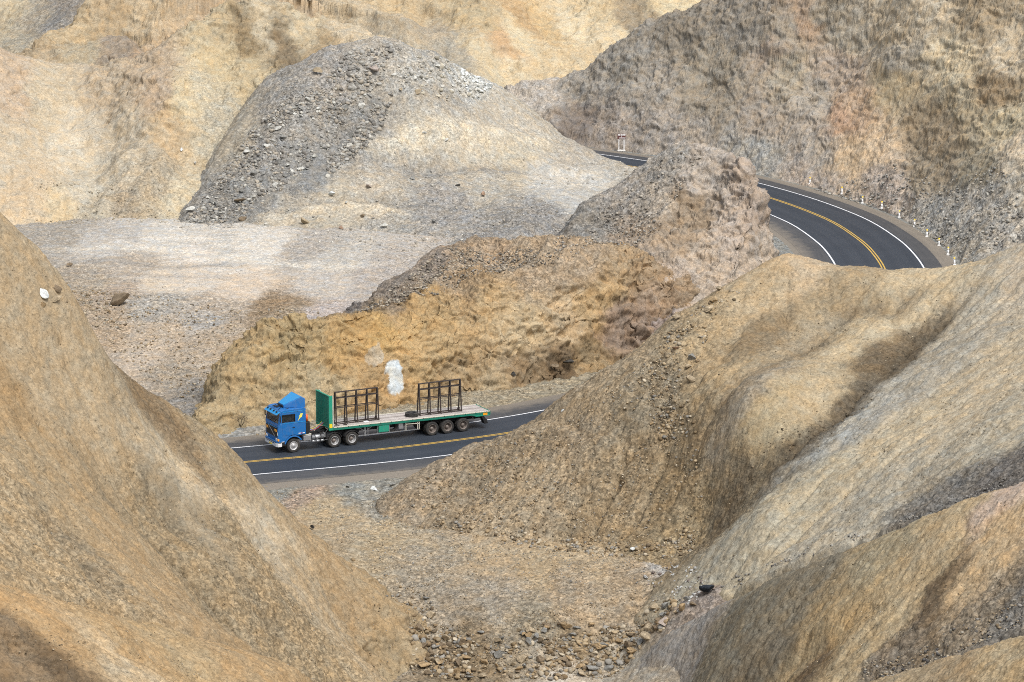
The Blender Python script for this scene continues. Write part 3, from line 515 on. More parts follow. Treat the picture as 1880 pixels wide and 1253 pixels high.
def terrain_material():
    m = new_mat('earth_and_rock', rough=0.95, spec=0.12)
    t = NT(m)
    P = t.n('ShaderNodeTexCoord').outputs['Object']
    col = t.n('ShaderNodeAttribute', attribute_name='Col').outputs['Color']
    sty = t.n('ShaderNodeSeparateColor', {0: t.n('ShaderNodeAttribute', attribute_name='Style').outputs['Color']})
    rock, grav, strk = sty.outputs[0], sty.outputs[1], sty.outputs[2]
    fl = t.n('ShaderNodeAttribute', attribute_name='Flow')
    flow, calm = fl.outputs['Color'], fl.outputs['Alpha']
    warp = t.n('ShaderNodeTexNoise', {'Vector': P, 'Scale': 0.35, 'Detail': 2.0}).outputs['Color']
    W = t.vmath('ADD', P, t.vmath('MULTIPLY', t.vmath('SUBTRACT', warp, (.5, .5, .5)), (2.2, 2.2, 2.2)))
    # broken beds: blocks stepped against each other, tilted and drawn out along the bedding
    Wb = t.n('ShaderNodeMapping', {'Vector': W, 'Rotation': (0.55, -0.35, 0.4), 'Scale': (.52, .62, 2.1)}).outputs[0]
    def cell(sc_, sm_): return t.n('ShaderNodeSeparateColor', {0: t.n('ShaderNodeTexVoronoi', {'Vector': Wb, 'Scale': sc_, 'Smoothness': sm_}, feature='SMOOTH_F1').outputs['Color']}).outputs
    c1, c2, c3 = cell(.50, .22), cell(1.25, .2), cell(3.1, .3)
    big = t.noise(W, 0.5, 6, .6)
    hr = t.math('MULTIPLY', t.math('SUBTRACT', big, .5), 1.1)
    hr = t.math('MULTIPLY_ADD', t.math('SUBTRACT', c1[0], .5), .46, hr)
    hr = t.math('MULTIPLY_ADD', t.math('SUBTRACT', c2[0], .5), .30, hr)
    hr = t.math('MULTIPLY_ADD', t.math('SUBTRACT', c3[0], .5), .15, hr)
    ws = t.n('ShaderNodeSeparateXYZ', {0: W}).outputs
    dip = t.math('MULTIPLY_ADD', ws[0], .60, t.math('MULTIPLY_ADD', ws[2], .80, t.math('MULTIPLY', ws[1], .15)))
    lay = t.noise(t.n('ShaderNodeCombineXYZ', {0: t.math('MULTIPLY', dip, 1.9), 1: t.math('MULTIPLY', ws[0], .22), 2: t.math('MULTIPLY', ws[1], .22)}).outputs[0], 1.0, 4, .6)
    hr = t.math('MULTIPLY_ADD', t.math('ABSOLUTE', t.math('SUBTRACT', lay, .5)), -1.5, hr)
    # gravel
    g1 = t.vor(P, 2.6, 'F1', 'Distance'); g2 = t.vor(P, 6.0, 'F1', 'Distance')
    hg = t.math('MULTIPLY_ADD', g2, -.09, t.math('MULTIPLY', g1, -.13))
    gn = t.noise(P, 1.3, 6, .7)
    hg = t.math('MULTIPLY_ADD', gn, .22, hg)
    # soil with rills
    s1 = t.noise(P, 2.2, 8, .72)
    st = t.noise(flow, 1.0, 5, .6)
    s2 = t.math('ABSOLUTE', t.math('SUBTRACT', t.noise(W, .8, 5, .6), .5))
    s3 = t.mapr(t.noise(P, .3, 3), .42, .62, .15, 1)
    hs = t.math('MULTIPLY_ADD', t.math('MULTIPLY', s2, s3), -.9, t.math('MULTIPLY_ADD', s1, .36, .06))
    hs = t.math('ADD', hs, t.math('MULTIPLY', t.math('MULTIPLY', st, strk), .12))
    h = t.math('ADD', hs, t.math('ADD', t.math('MULTIPLY', hr, rock), t.math('MULTIPLY', hg, grav)))
    h = t.math('MULTIPLY', t.math('SUBTRACT', h, .19), calm)
    disp = t.n('ShaderNodeDisplacement', {'Height': h, 'Midlevel': 0.0, 'Scale': 1.0})
    t.link(disp.outputs[0], t.out.inputs['Displacement'])
    # colour: mineral mottling, stones of different tone, stain streaks, dark chips
    mot = t.noise(P, 0.5, 5, .6)
    fine = t.noise(P, 4.5, 6, .85)
    k = t.math('MULTIPLY', t.mapr(mot, .3, .7, .90, 1.10), t.mapr(fine, .3, .7, .87, 1.13))
    k = t.math('MULTIPLY', k, t.math('ADD', 1.0, t.math('MULTIPLY', t.math('MULTIPLY', t.math('SUBTRACT', st, .5), strk), .35)))
    sc = t.n('ShaderNodeSeparateColor', {0: t.vor(P, 7.5, 'F1', 'Color')}).outputs
    sc2 = t.n('ShaderNodeSeparateColor', {0: t.vor(P, 3.6, 'F1', 'Color')}).outputs
    sa = t.math('SUBTRACT', sc[0], .5); sb = t.math('SUBTRACT', sc2[1], .5)
    k = t.math('MULTIPLY', k, t.math('ADD', 1.0, t.math('MULTIPLY', sa, t.math('MULTIPLY_ADD', grav, .55, .2))))
    k = t.math('MULTIPLY', k, t.math('ADD', 1.0, t.math('MULTIPLY', sb, t.math('MULTIPLY_ADD', grav, .5, .04))))
    rk = t.n('ShaderNodeSeparateColor', {0: t.vor(Wb, 1.25, 'F1', 'Color')}).outputs[1]
    k = t.math('MULTIPLY', k, t.math('ADD', 1.0, t.math('MULTIPLY', t.math('SUBTRACT', rk, .5), t.math('MULTIPLY', rock, .22))))
    f1 = t.mapr(t.noise(t.vmath('MULTIPLY', W, (1, 1, 1.6)), 3.0, 3, .6), .60, .66, 0, 1)
    f2 = t.mapr(t.noise(P, 7.0, 2, .6), .62, .68, 0, 1)
    msk = t.mapr(t.noise(P, .45, 3, .6), .38, .62, .15, 1)
    k = t.math('MULTIPLY', k, t.math('SUBTRACT', 1.0, t.math('MULTIPLY', t.math('MULTIPLY', f1, msk), .42)))
    k = t.math('MULTIPLY', k, t.math('SUBTRACT', 1.0, t.math('MULTIPLY', f2, .30)))
    kc = t.n('ShaderNodeCombineColor', {0: k, 1: k, 2: k}).outputs[0]
    c = t.mixc(1.0, col, kc, 'MULTIPLY')
    hue = t.mapr(t.noise(P, 0.9, 4, .6), .35, .65, 0, 1)
    c = t.mixc(1.0, c, t.mixc(hue, (1.06, .99, .90, 1), (.95, 1.0, 1.07, 1)), 'MULTIPLY')
    t.link(c, t.b.inputs['Base Color'])
    bmp = t.n('ShaderNodeBump', {'Height': t.noise(P, 5.0, 4, .75), 'Strength': 0.8, 'Distance': .07})
    t.link(bmp.outputs[0], t.b.inputs['Normal'])
    m.displacement_method = 'DISPLACEMENT'
    return m
MAT_EARTH = terrain_material()

def make_mesh(name, V, F, mat=None, smooth=False, attrs=None, mats=None, fmat=None):
    """V (n,3), F (m,k) arrays of equal sided faces"""
    me = bpy.data.meshes.new(name)
    V = np.asarray(V, np.float32); F = np.asarray(F, np.int32)
    me.vertices.add(len(V)); me.vertices.foreach_set('co', V.ravel())
    k = F.shape[1]
    me.loops.add(F.size); me.loops.foreach_set('vertex_index', F.ravel())
    me.polygons.add(len(F)); me.polygons.foreach_set('loop_start', np.arange(0, F.size, k, dtype=np.int32))
    if smooth: me.polygons.foreach_set('use_smooth', np.ones(len(F), bool))
    for an, A in (attrs or {}).items():
        at = me.attributes.new(an, 'FLOAT_COLOR', 'POINT')
        at.data.foreach_set('color', np.asarray(A, np.float32).ravel())
    if mat: me.materials.append(mat)
    me.update(calc_edges=True); me.validate()
    o = bpy.data.objects.new(name, me); C.objects.link(o)
    return o

FINE = {}
PZ = 0.35
DENS = 0.62
def build_hill(idx, name, obname):
    h = ALL[name]
    sp = h['sp'] * DENS
    if h['hull'] is not None:
        lo = h['hull'].min(0) - 7; hi = h['hull'].max(0) + 7
    else:
        lo = np.array([-80, 205]); hi = np.array([80, 440])
    ym = hi[1]
    lim = 0.172 * ym + 5
    x0, x1 = max(lo[0], -lim), min(hi[0], lim)
    xs = np.arange(x0, x1, sp, dtype=np.float32); ys = np.arange(lo[1], hi[1], sp * 1.15, dtype=np.float32)
    X, Y = np.meshgrid(xs, ys)
    oth = np.delete(COARSE, idx, 0).max(0)
    own = COARSE[idx]
    keepc = bil(own, X, Y) > np.maximum(bil(oth, X, Y) - 0.9, -7.5)
    keepc &= np.abs(X) < 0.172 * Y + 5
    # crop rows/cols
    r = np.nonzero(keepc.any(1))[0]; c = np.nonzero(keepc.any(0))[0]
    X = X[r[0]:r[-1] + 1, c[0]:c[-1] + 1]; Y = Y[r[0]:r[-1] + 1, c[0]:c[-1] + 1]; K = keepc[r[0]:r[-1] + 1, c[0]:c[-1] + 1]
    rng = np.random.default_rng(idx + 5)
    fk = K[:-1, :-1] & K[1:, :-1] & K[:-1, 1:] & K[1:, 1:]
    ny, nx = X.shape
    ids = np.arange(ny * nx, dtype=np.int32).reshape(ny, nx)
    F = np.stack([ids[:-1, :-1], ids[:-1, 1:], ids[1:, 1:], ids[1:, :-1]], -1)[fk]
    used = np.unique(F)
    remap = np.full(ny * nx, -1, np.int32); remap[used] = np.arange(len(used))
    F = remap[F]
    X = X.ravel()[used]; Y = Y.ravel()[used]
    X = X + (rng.random(len(X), dtype=np.float32) - .5) * sp * .5; Y = Y + (rng.random(len(Y), dtype=np.float32) - .5) * sp * .5
    Z = full_z(name, h, X, Y)
    # colours by mapped zones
    ctl = [(on_surface(h, c[0], c[1]), c[2], c[3:6]) for c in h['col']]
    wx = fbm(X / 4.5, Y / 9 + Z / 3, 301, 6, .62) * 2.4; wz = fbm(X / 4.5 + 40, Y / 9 + Z / 3, 307, 6, .62) * 2.2
    CA, SA = (math.cos(math.atan(h['rill'][3])), math.sin(math.atan(h['rill'][3]))) if h['rill'] else (1, 0)
    acc = np.zeros((len(X), 6), np.float32); wt = np.zeros(len(X), np.float32)
    for p, cc, s in ctl:
        if h['rill']:
            dx = X + wx - p[0]; dy = Y - p[1]
            d2 = (dx * CA + dy * SA) ** 2 + (.38 * (dx * SA - dy * CA)) ** 2 + (.45 * (Z + wz - p[2])) ** 2
        else:
            d2 = (X + wx - p[0]) ** 2 + (PZ * (Y - p[1])) ** 2 + (Z + wz - p[2]) ** 2
        w = 1.0 / (d2 + .3) ** 2.6
        acc += w[:, None] * np.r_[alb(cc), np.array(s)].astype(np.float32)[None]
        wt += w
    acc /= wt[:, None]
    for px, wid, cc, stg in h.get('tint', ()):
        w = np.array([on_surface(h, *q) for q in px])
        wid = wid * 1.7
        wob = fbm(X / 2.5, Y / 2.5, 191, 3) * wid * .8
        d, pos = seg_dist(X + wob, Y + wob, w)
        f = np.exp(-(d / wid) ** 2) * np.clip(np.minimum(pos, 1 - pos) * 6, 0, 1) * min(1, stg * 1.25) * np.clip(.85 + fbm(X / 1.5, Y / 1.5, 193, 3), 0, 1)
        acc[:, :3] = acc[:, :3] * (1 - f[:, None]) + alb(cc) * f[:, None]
    one = np.ones((len(X), 1), np.float32)
    la = bil(LACC, X, Y, EX0, EY0, ES) + .5 * perlin(X / 2, Y / 2, 81)
    wash = np.clip((la - 1.7) / 1.3, 0, 1)[:, None] * (0.0 if name == 'ground' else min(1.0, h.get('ero', 1.0)))
    acc[:, :3] *= 1 - .28 * wash * np.array([.95, 1.0, 1.1], np.float32)
    acc[:, 4:5] = np.maximum(acc[:, 4:5], wash * .9)
    sl = h['rill'][3] if h['rill'] else 0.3
    ang = math.atan(sl); cc, ss = math.cos(ang), math.sin(ang)
    across = X * cc + Y * ss; along = X * ss - Y * cc
    dz = bil(RD, X, Y)
    calm = np.clip((dz - 7.6) / 2.5, 0.03, 1) if name == 'ground' else np.ones_like(X)
    flow = np.stack([across * 1.5, along * .14, Z * .05, calm], 1)
    attrs = dict(Col=np.hstack([acc[:, :3], one]), Style=np.hstack([acc[:, 3:4] * h.get('rk', 1.0), acc[:, 4:6], one]), Flow=flow)
    if name == 'road_cut':
        paint_patches(X, Y, Z, attrs)
    o = make_mesh(obname, np.stack([X, Y, Z], 1), F, MAT_EARTH, False, attrs)
    tag(o, h['label'] or 'flat stony ground, pad and gully floor between the hills', None, None, 'structure')
    print(name, len(X), round(time.time() - T0, 1))
    return o
def paint_patches(X, Y, Z, attrs):
    """white painted-over patches on the rock face"""
    h = ALL['road_cut']
    nz = fbm(X / .45, Z / .45, 77, 4, .6) 
    for (u, v, rx, rz, a, lim) in ((722, 675, .72, .55, WHT, 1.0), (727, 701, .66, .85, WHT, 1.05), (688, 653, .7, .75, (206, 196, 178), .6)):
        p = on_surface(h, u, v)
        e = ((X - p[0]) / rx) ** 2 + ((Z - p[2]) / rz) ** 2 + nz * .8 + np.where(np.abs(Y - p[1]) > 4, 9, 0)
        f = np.clip((1.0 - e) / .12, 0, 1)[:, None] * lim
        attrs['Col'][:, :3] = attrs['Col'][:, :3] * (1 - np.minimum(f, 1)) + alb(a) * .82 * np.minimum(f, 1)
        attrs['Style'][:, :2] *= (1 - .7 * np.minimum(f, 1))

for i, n in enumerate(ORDER):
    build_hill(i, n, 'ground' if n == 'ground' else 'hill')

# the land beyond
bm = bmesh.new(); bmesh.ops.create_grid(bm, x_segments=8, y_segments=8, size=3000)
me = bpy.data.meshes.new('terrain'); bm.to_mesh(me); bm.free()
o = bpy.data.objects.new('terrain', me); C.objects.link(o); o.location = (0, 0, -16)
mt = new_mat('desert_floor', alb(SAND), .95, 0, .1); me.materials.append(mt)
tt = NT(mt); tt.link(tt.mixc(tt.noise(tt.n('ShaderNodeTexCoord').outputs['Object'], .05, 8, .6), (*alb(TAN), 1), (*alb(GRY), 1)), tt.b.inputs['Base Color'])
tag(o, 'desert floor reaching out to the horizon beyond the hills', kind='structure')

# ------------------------------------------------------------------ road
def strip(name, o0, o1, z, mat, i0=0, i1=None, z1=None, label=None):
    """ribbon between two offsets from the road line"""
    i1 = len(ROAD) if i1 is None else i1
    n = i1 - i0
    a = ROAD[i0:i1] + RN[i0:i1] * np.broadcast_to(o0, len(ROAD))[i0:i1, None]
    b = ROAD[i0:i1] + RN[i0:i1] * np.broadcast_to(o1, len(ROAD))[i0:i1, None]
    za = np.full((n, 1), z); zb = np.full((n, 1), z if z1 is None else z1)
    V = np.vstack([np.hstack([a, za]), np.hstack([b, zb])])
    i = np.arange(n - 1)
    F = np.stack([i, i + 1, i + 1 + n, i + n], 1)
    o = make_mesh(name, V, F[:, ::-1], mat)
    o.data.attributes.new('run', 'FLOAT', 'POINT').data.foreach_set('value', np.r_[rs[i0:i1], rs[i0:i1]].astype(np.float32))
    o.data.attributes.new('off', 'FLOAT', 'POINT').data.foreach_set('value', np.r_[np.broadcast_to(o0, len(ROAD))[i0:i1], np.broadcast_to(o1, len(ROAD))[i0:i1]].astype(np.float32))
    if label: tag(o, label, kind='structure')
    return o

def asphalt(name, c0, c1, lanes):
    m = new_mat(name, c0, .62, 0, .4); t = NT(m)
    P = t.n('ShaderNodeTexCoord').outputs['Object']
    run = t.n('ShaderNodeAttribute', attribute_name='run').outputs['Fac']; off = t.n('ShaderNodeAttribute', attribute_name='off').outputs['Fac']
    sv_ = t.n('ShaderNodeCombineXYZ', {0: t.math('MULTIPLY', run, .05), 1: off, 2: 0.0}).outputs[0]
    n1 = t.noise(sv_, 1.6, 5, .6); n2 = t.noise(P, 9, 5, .75); n3 = t.noise(P, .3, 4)
    f = t.mapr(t.math('ADD', t.math('MULTIPLY', n1, .6), t.math('MULTIPLY', n3, .5)), .35, .75, 0, 1)
    c = t.mixc(f, (*c0, 1), (*c1, 1))
    if lanes:     # wheel tracks polished by tyres
        w = t.math('COSINE', t.math('MULTIPLY', t.math('SUBTRACT', t.math('ABSOLUTE', off), 1.2), 2 * math.pi / 2.0))
        c = t.mixc(t.mapr(w, -.2, 1, 0, .35), c, (c0[0] * .72, c0[1] * .74, c0[2] * .78, 1))
    else:        # sand blown over the edge
        ed = t.mapr(t.math('ADD', t.math('MULTIPLY', t.noise(P, .9, 6, .7), 3.2), t.math('ABSOLUTE', off)), 7.4, 8.8, 0, .75)
        c = t.mixc(ed, c, (.22, .19, .15, 1))
    k = t.mapr(n2, .25, .75, .72, 1.28)
    c = t.mixc(1, c, t.n('ShaderNodeCombineColor', {0: k, 1: k, 2: k}).outputs[0], 'MULTIPLY')
    t.link(c, t.b.inputs['Base Color'])
    bmp = t.n('ShaderNodeBump', {'Height': n2, 'Strength': .35, 'Distance': .02})
    t.link(bmp.outputs[0], t.b.inputs['Normal'])
    return m
M_ASPH = asphalt('asphalt', (.026, .034, .046), (.040, .048, .061), True)
M_SHLD = asphalt('shoulder_asphalt', (.046, .048, .052), (.082, .082, .084), False)
M_GRAV = asphalt('shoulder_gravel', (.15, .132, .108), (.24, .21, .17), False)
def paint(name, c):
    m = new_mat(name, c, .6); t = NT(m)
    P = t.n('ShaderNodeTexCoord').outputs['Object']
    f = t.mapr(t.noise(P, 5, 6, .75), .56, .68, 0, .75)
    t.link(t.mixc(f, (*c, 1), (.10, .10, .10, 1)), t.b.inputs['Base Color'])
    return m
M_WHITE = paint('white_road_paint', (.78, .79, .80)); M_YEL = paint('yellow_road_paint', (.56, .36, .07))
lw, le, rw_, re_ = OFF['lw'], OFF['le'], OFF['rw'], OFF['re']
strip('road', lw + .22, rw_ - .22, 0.0, M_ASPH, label='dark asphalt road curving through the hills')
strip('road_shoulder', le, lw + .22, 0.0, M_SHLD, label='grey paved shoulder on the cutting side of the road')
strip('road_shoulder', rw_ - .22, re_, 0.0, M_SHLD, label='grey paved shoulder on the outer side of the road')
strip('road_verge', le + .6, le, -.10, M_GRAV, z1=-.012, label='gravel verge between the shoulder and the rock cutting')
strip('road_verge', re_, re_ - 1.6, -.012, M_GRAV, z1=-.10, label='gravel verge outside the shoulder where the guide posts stand')
strip('road_marking', lw + .08, lw - .08, .005, M_WHITE, label='white edge line on the cutting side')
strip('road_marking', rw_ + .08, rw_ - .08, .005, M_WHITE, label='white edge line on the outer side')
strip('road_marking', .21, .07, .005, M_YEL, label='inner one of the double yellow centre lines')
strip('road_marking', -.07, -.21, .005, M_YEL, label='outer one of the double yellow centre lines')
print('road', round(time.time() - T0, 1))
# ------------------------------------------------------------------ stones
def ico(sub):
    bm = bmesh.new(); bmesh.ops.create_icosphere(bm, subdivisions=sub, radius=1.0)
    V = np.array([v.co[:] for v in bm.verts]); F = np.array([[v.index for v in f.verts] for f in bm.faces]); bm.free()
    return V, F
ICO = {k: ico(k) for k in (1, 2, 3)}
def stone_shape(seed, sub, flat=1.0):
    rng = np.random.default_rng(seed)
    V, F = ICO[sub]; V = V.copy()
    for _ in range(9 if sub > 1 else 5):
        n = rng.normal(size=3); n /= np.linalg.norm(n)
        d = rng.uniform(.36, .74)
        s = V @ n
        V -= np.maximum(s - d, 0)[:, None] * n
    V *= rng.uniform(.75, 1.15, 3) * np.array([1.15, .9, .72 * flat])
    V /= np.abs(V[:, :2]).max()
    if sub > 2: V += rng.normal(0, .012, V.shape)
    return V * .5, F
def rot_rand(rng, tilt=.5):
    a, b, c = rng.uniform(0, 6.28), rng.normal(0, tilt), rng.normal(0, tilt)
    return np.array((Matrix.Rotation(a, 3, 'Z') @ Matrix.Rotation(b, 3, 'X') @ Matrix.Rotation(c, 3, 'Y')))

def in_poly(P, X, Y):
    c = np.zeros(X.shape, bool); n = len(P); j = n - 1
    for i in range(n):
        xi, yi = P[i][:2]; xj, yj = P[j][:2]
        m = ((yi > Y) != (yj > Y)) & (X < (xj - xi) * (Y - yi) / (yj - yi + 1e-12) + xi)
        c ^= m; j = i
    return c
def scatter_pts(poly_px, n, seed, clump=0.0):
    W = hit([p[0] for p in poly_px], [p[1] for p in poly_px])
    rng = np.random.default_rng(seed)
    lo, hi = W[:, :2].min(0), W[:, :2].max(0)
    out = []
    tot = 0
    for _ in range(60):
        P = rng.uniform(lo, hi, (n * 2, 2))
        m = in_poly(W, P[:, 0], P[:, 1])
        if clump: m &= rng.uniform(0, 1, len(P)) < np.clip(.5 + clump * fbm(P[:, 0] / 2.5, P[:, 1] / 4, seed, 3), .02, 1)
        out.append(P[m]); tot += m.sum()
        if tot >= n: break
    P = np.vstack(out)[:n]
    return P
def rock_mat(name, c, var=.35):
    m = new_mat(name, c, .9, 0, .15); t = NT(m)
    P = t.n('ShaderNodeTexCoord').outputs['Object']
    n1 = t.noise(P, 2.5, 5, .65); n2 = t.noise(P, 9, 5, .75)
    c = np.array(c)
    col = t.mixc(t.mapr(n1, .3, .7, 0, 1), (*(c * (1 - var)), 1), (*np.minimum(c * (1 + var * .7), .85), 1))
    k = t.mapr(n2, .3, .7, .78, 1.2)
    t.link(t.mixc(1, col, t.n('ShaderNodeCombineColor', {0: k, 1: k, 2: k}).outputs[0], 'MULTIPLY'), t.b.inputs['Base Color'])
    t.link(t.n('ShaderNodeBump', {'Height': n2, 'Strength': .7, 'Distance': .06}).outputs[0], t.b.inputs['Normal'])
    return m
ROCKC = dict(pale=(222, 214, 202), white=(236, 234, 230), tan=(196, 168, 128), ochre=(190, 152, 98), brown=(148, 122, 90), grey=(158, 152, 144), dark=(84, 78, 72), blue=(52, 58, 68), rust=(190, 146, 112), pink=(200, 176, 160))
ROCKM = {k: rock_mat('stone_' + k, alb(v)) for k, v in ROCKC.items()}
PROTO = {}
def boulder(x, y, size, colour, seed, label, group=None, cat='boulder', flat=1.0, sink=.22, name='boulder'):
    key = (seed % 9, colour, flat)
    if key not in PROTO:
        V, F = stone_shape(100 + seed % 9, 3, flat)
        me = bpy.data.meshes.new(name); me.from_pydata(V.tolist(), [], F.tolist()); me.materials.append(ROCKM[colour]); me.update()
        PROTO[key] = me
    o = bpy.data.objects.new(name, PROTO[key]); C.objects.link(o)
    rng = np.random.default_rng(seed * 7 + 3)
    o.rotation_euler = (rng.normal(0, .3), rng.normal(0, .3), rng.uniform(0, 6.28))
    s = size * np.array([1, rng.uniform(.8, 1.05), rng.uniform(.85, 1.1)])
    o.scale = s
    o.location = (x, y, float(ground_at(np.array([x]), np.array([y]))[0]) + size * .30 * flat + .03)
    tag(o, label, cat, group)
    return o

def stuff_stones(name, zones, label, sub=1):
    Vs, Fs, Cs = [], [], []; base = 0
    shapes = [stone_shape(500 + i, sub) for i in range(14)]
    for zi, (poly, n, s0, s1, cols, clump) in enumerate(zones):
        P = scatter_pts(poly, n, 900 + zi * 13 + hash_name(name), clump)
        rng = np.random.default_rng(zi * 31 + hash_name(name))
        q = bil(RD, P[:, 0], P[:, 1])
        sd_ = bil(RSIDE, P[:, 0], P[:, 1])
        P = P[(q > np.where(sd_ > 0, 7.6, 7.0))]
        if len(P) == 0: continue
        size = s0 * (s1 / s0) ** (rng.random(len(P)) ** 2.6)
        z = ground_at(P[:, 0], P[:, 1])
        sh = rng.integers(0, len(shapes), len(P))
        ca = np.array([alb(c) for c in cols])
        ci = ca[rng.integers(0, len(ca), len(P))] * rng.uniform(.72, 1.25, (len(P), 1))
        ang = rng.uniform(0, 6.283, len(P)); ti = rng.normal(0, .45, len(P))
        for k in range(len(shapes)):
            m = np.nonzero(sh == k)[0]
            if len(m) == 0: continue
            V, F = shapes[k]
            c_, s_ = np.cos(ti[m])[:, None], np.sin(ti[m])[:, None]
            vx = V[None, :, 0] * np.ones((len(m), 1)); vy = V[None, :, 1] * c_ - V[None, :, 2] * s_; vz = V[None, :, 1] * s_ + V[None, :, 2] * c_
            c_, s_ = np.cos(ang[m])[:, None], np.sin(ang[m])[:, None]
            wx_ = vx * c_ - vy * s_; wy_ = vx * s_ + vy * c_
            sz = size[m][:, None]
            W = np.stack([P[m, 0:1] + wx_ * sz, P[m, 1:2] + wy_ * sz, z[m][:, None] + .02 + (vz + .17) * sz], -1)
            Vs.append(W.reshape(-1, 3)); Fs.append((F[None] + (np.arange(len(m)) * len(V))[:, None, None]).reshape(-1, 3) + base)
            Cs.append(np.repeat(ci[m], len(V), 0)); base += len(m) * len(V)
    V = np.vstack(Vs); F = np.vstack(Fs); Cc = np.clip(np.vstack(Cs), 0, .8)
    o = make_mesh(name, V, F, M_STUFF, False, dict(Col=np.c_[Cc, np.ones(len(Cc))]))
    tag(o, label, None, None, 'stuff')
    print(name, len(F))
    return o
M_STUFF = new_mat('loose_stone', rough=.92, spec=.12)
_t = NT(M_STUFF); _t.link(_t.n('ShaderNodeAttribute', attribute_name='Col').outputs['Color'], _t.b.inputs['Base Color'])

S_GREY = [(176, 168, 158), (158, 150, 142), (196, 186, 172), (140, 130, 120), (186, 168, 146)]
S_TAN = [(190, 162, 122), (170, 142, 104), (206, 182, 146), (150, 124, 90), (178, 164, 144)]
S_BRN = [(176, 144, 98), (150, 120, 80), (192, 162, 118), (132, 110, 82), (200, 178, 146), (160, 150, 138)]
S_DARK = [(112, 104, 98), (134, 126, 118), (160, 150, 140), (96, 90, 88)]
stuff_stones('scree', [
    ([(336, 412), (400, 330), (470, 230), (560, 165), (640, 195), (610, 270), (540, 330), (470, 385), (400, 412)], 3200, .14, .62, S_GREY, 1.6),
    ([(325, 420), (400, 310), (480, 200), (620, 110), (740, 90), (720, 170), (640, 290), (520, 400), (420, 420)], 7000, .07, .22, S_GREY, .9),
    ([(590, 160), (650, 95), (720, 90), (700, 160), (640, 200)], 500, .18, .8, S_GREY, .8),
    ([(600, 330), (600, 290), (690, 190), (730, 170), (700, 240), (640, 300)], 700, .2, .7, S_GREY, 1.0),
    ([(720, 140), (780, 105), (880, 150), (900, 172), (820, 190), (740, 180)], 420, .15, .8, [(220, 212, 200), (196, 186, 172), (206, 190, 164)], .6),
    ([(840, 128), (880, 146), (906, 168), (880, 176), (850, 160)], 120, .3, .9, [(236, 232, 226), (216, 208, 196)], .3)], 'grey scree of broken stones running down the dump hill', 2)
stuff_stones('rubble', [
    ([(752, 1150), (800, 1150), (900, 1190), (1000, 1180), (1100, 1160), (1180, 1130), (1240, 1100), (1250, 1140), (1180, 1190), (1130, 1240), (1000, 1252), (850, 1252), (752, 1240)], 1900, .12, .6, S_BRN, 1.2),
    ([(745, 1120), (860, 1140), (1000, 1120), (1180, 1090), (1250, 1095), (1180, 1190), (1130, 1245), (850, 1252), (745, 1240)], 6500, .04, .16, S_BRN, .8),
    ([(640, 1020), (700, 1050), (790, 1100), (800, 1140), (760, 1150), (700, 1090)], 300, .08, .4, S_BRN, .8),
    ([(1180, 1060), (1240, 1030), (1300, 1075), (1320, 1090), (1260, 1115), (1200, 1110)], 420, .08, .4, [(196, 190, 184), (176, 170, 166), (150, 130, 120), (210, 204, 198)], .4)], 'brown rubble of broken blocks at the end of the gully floor', 2)
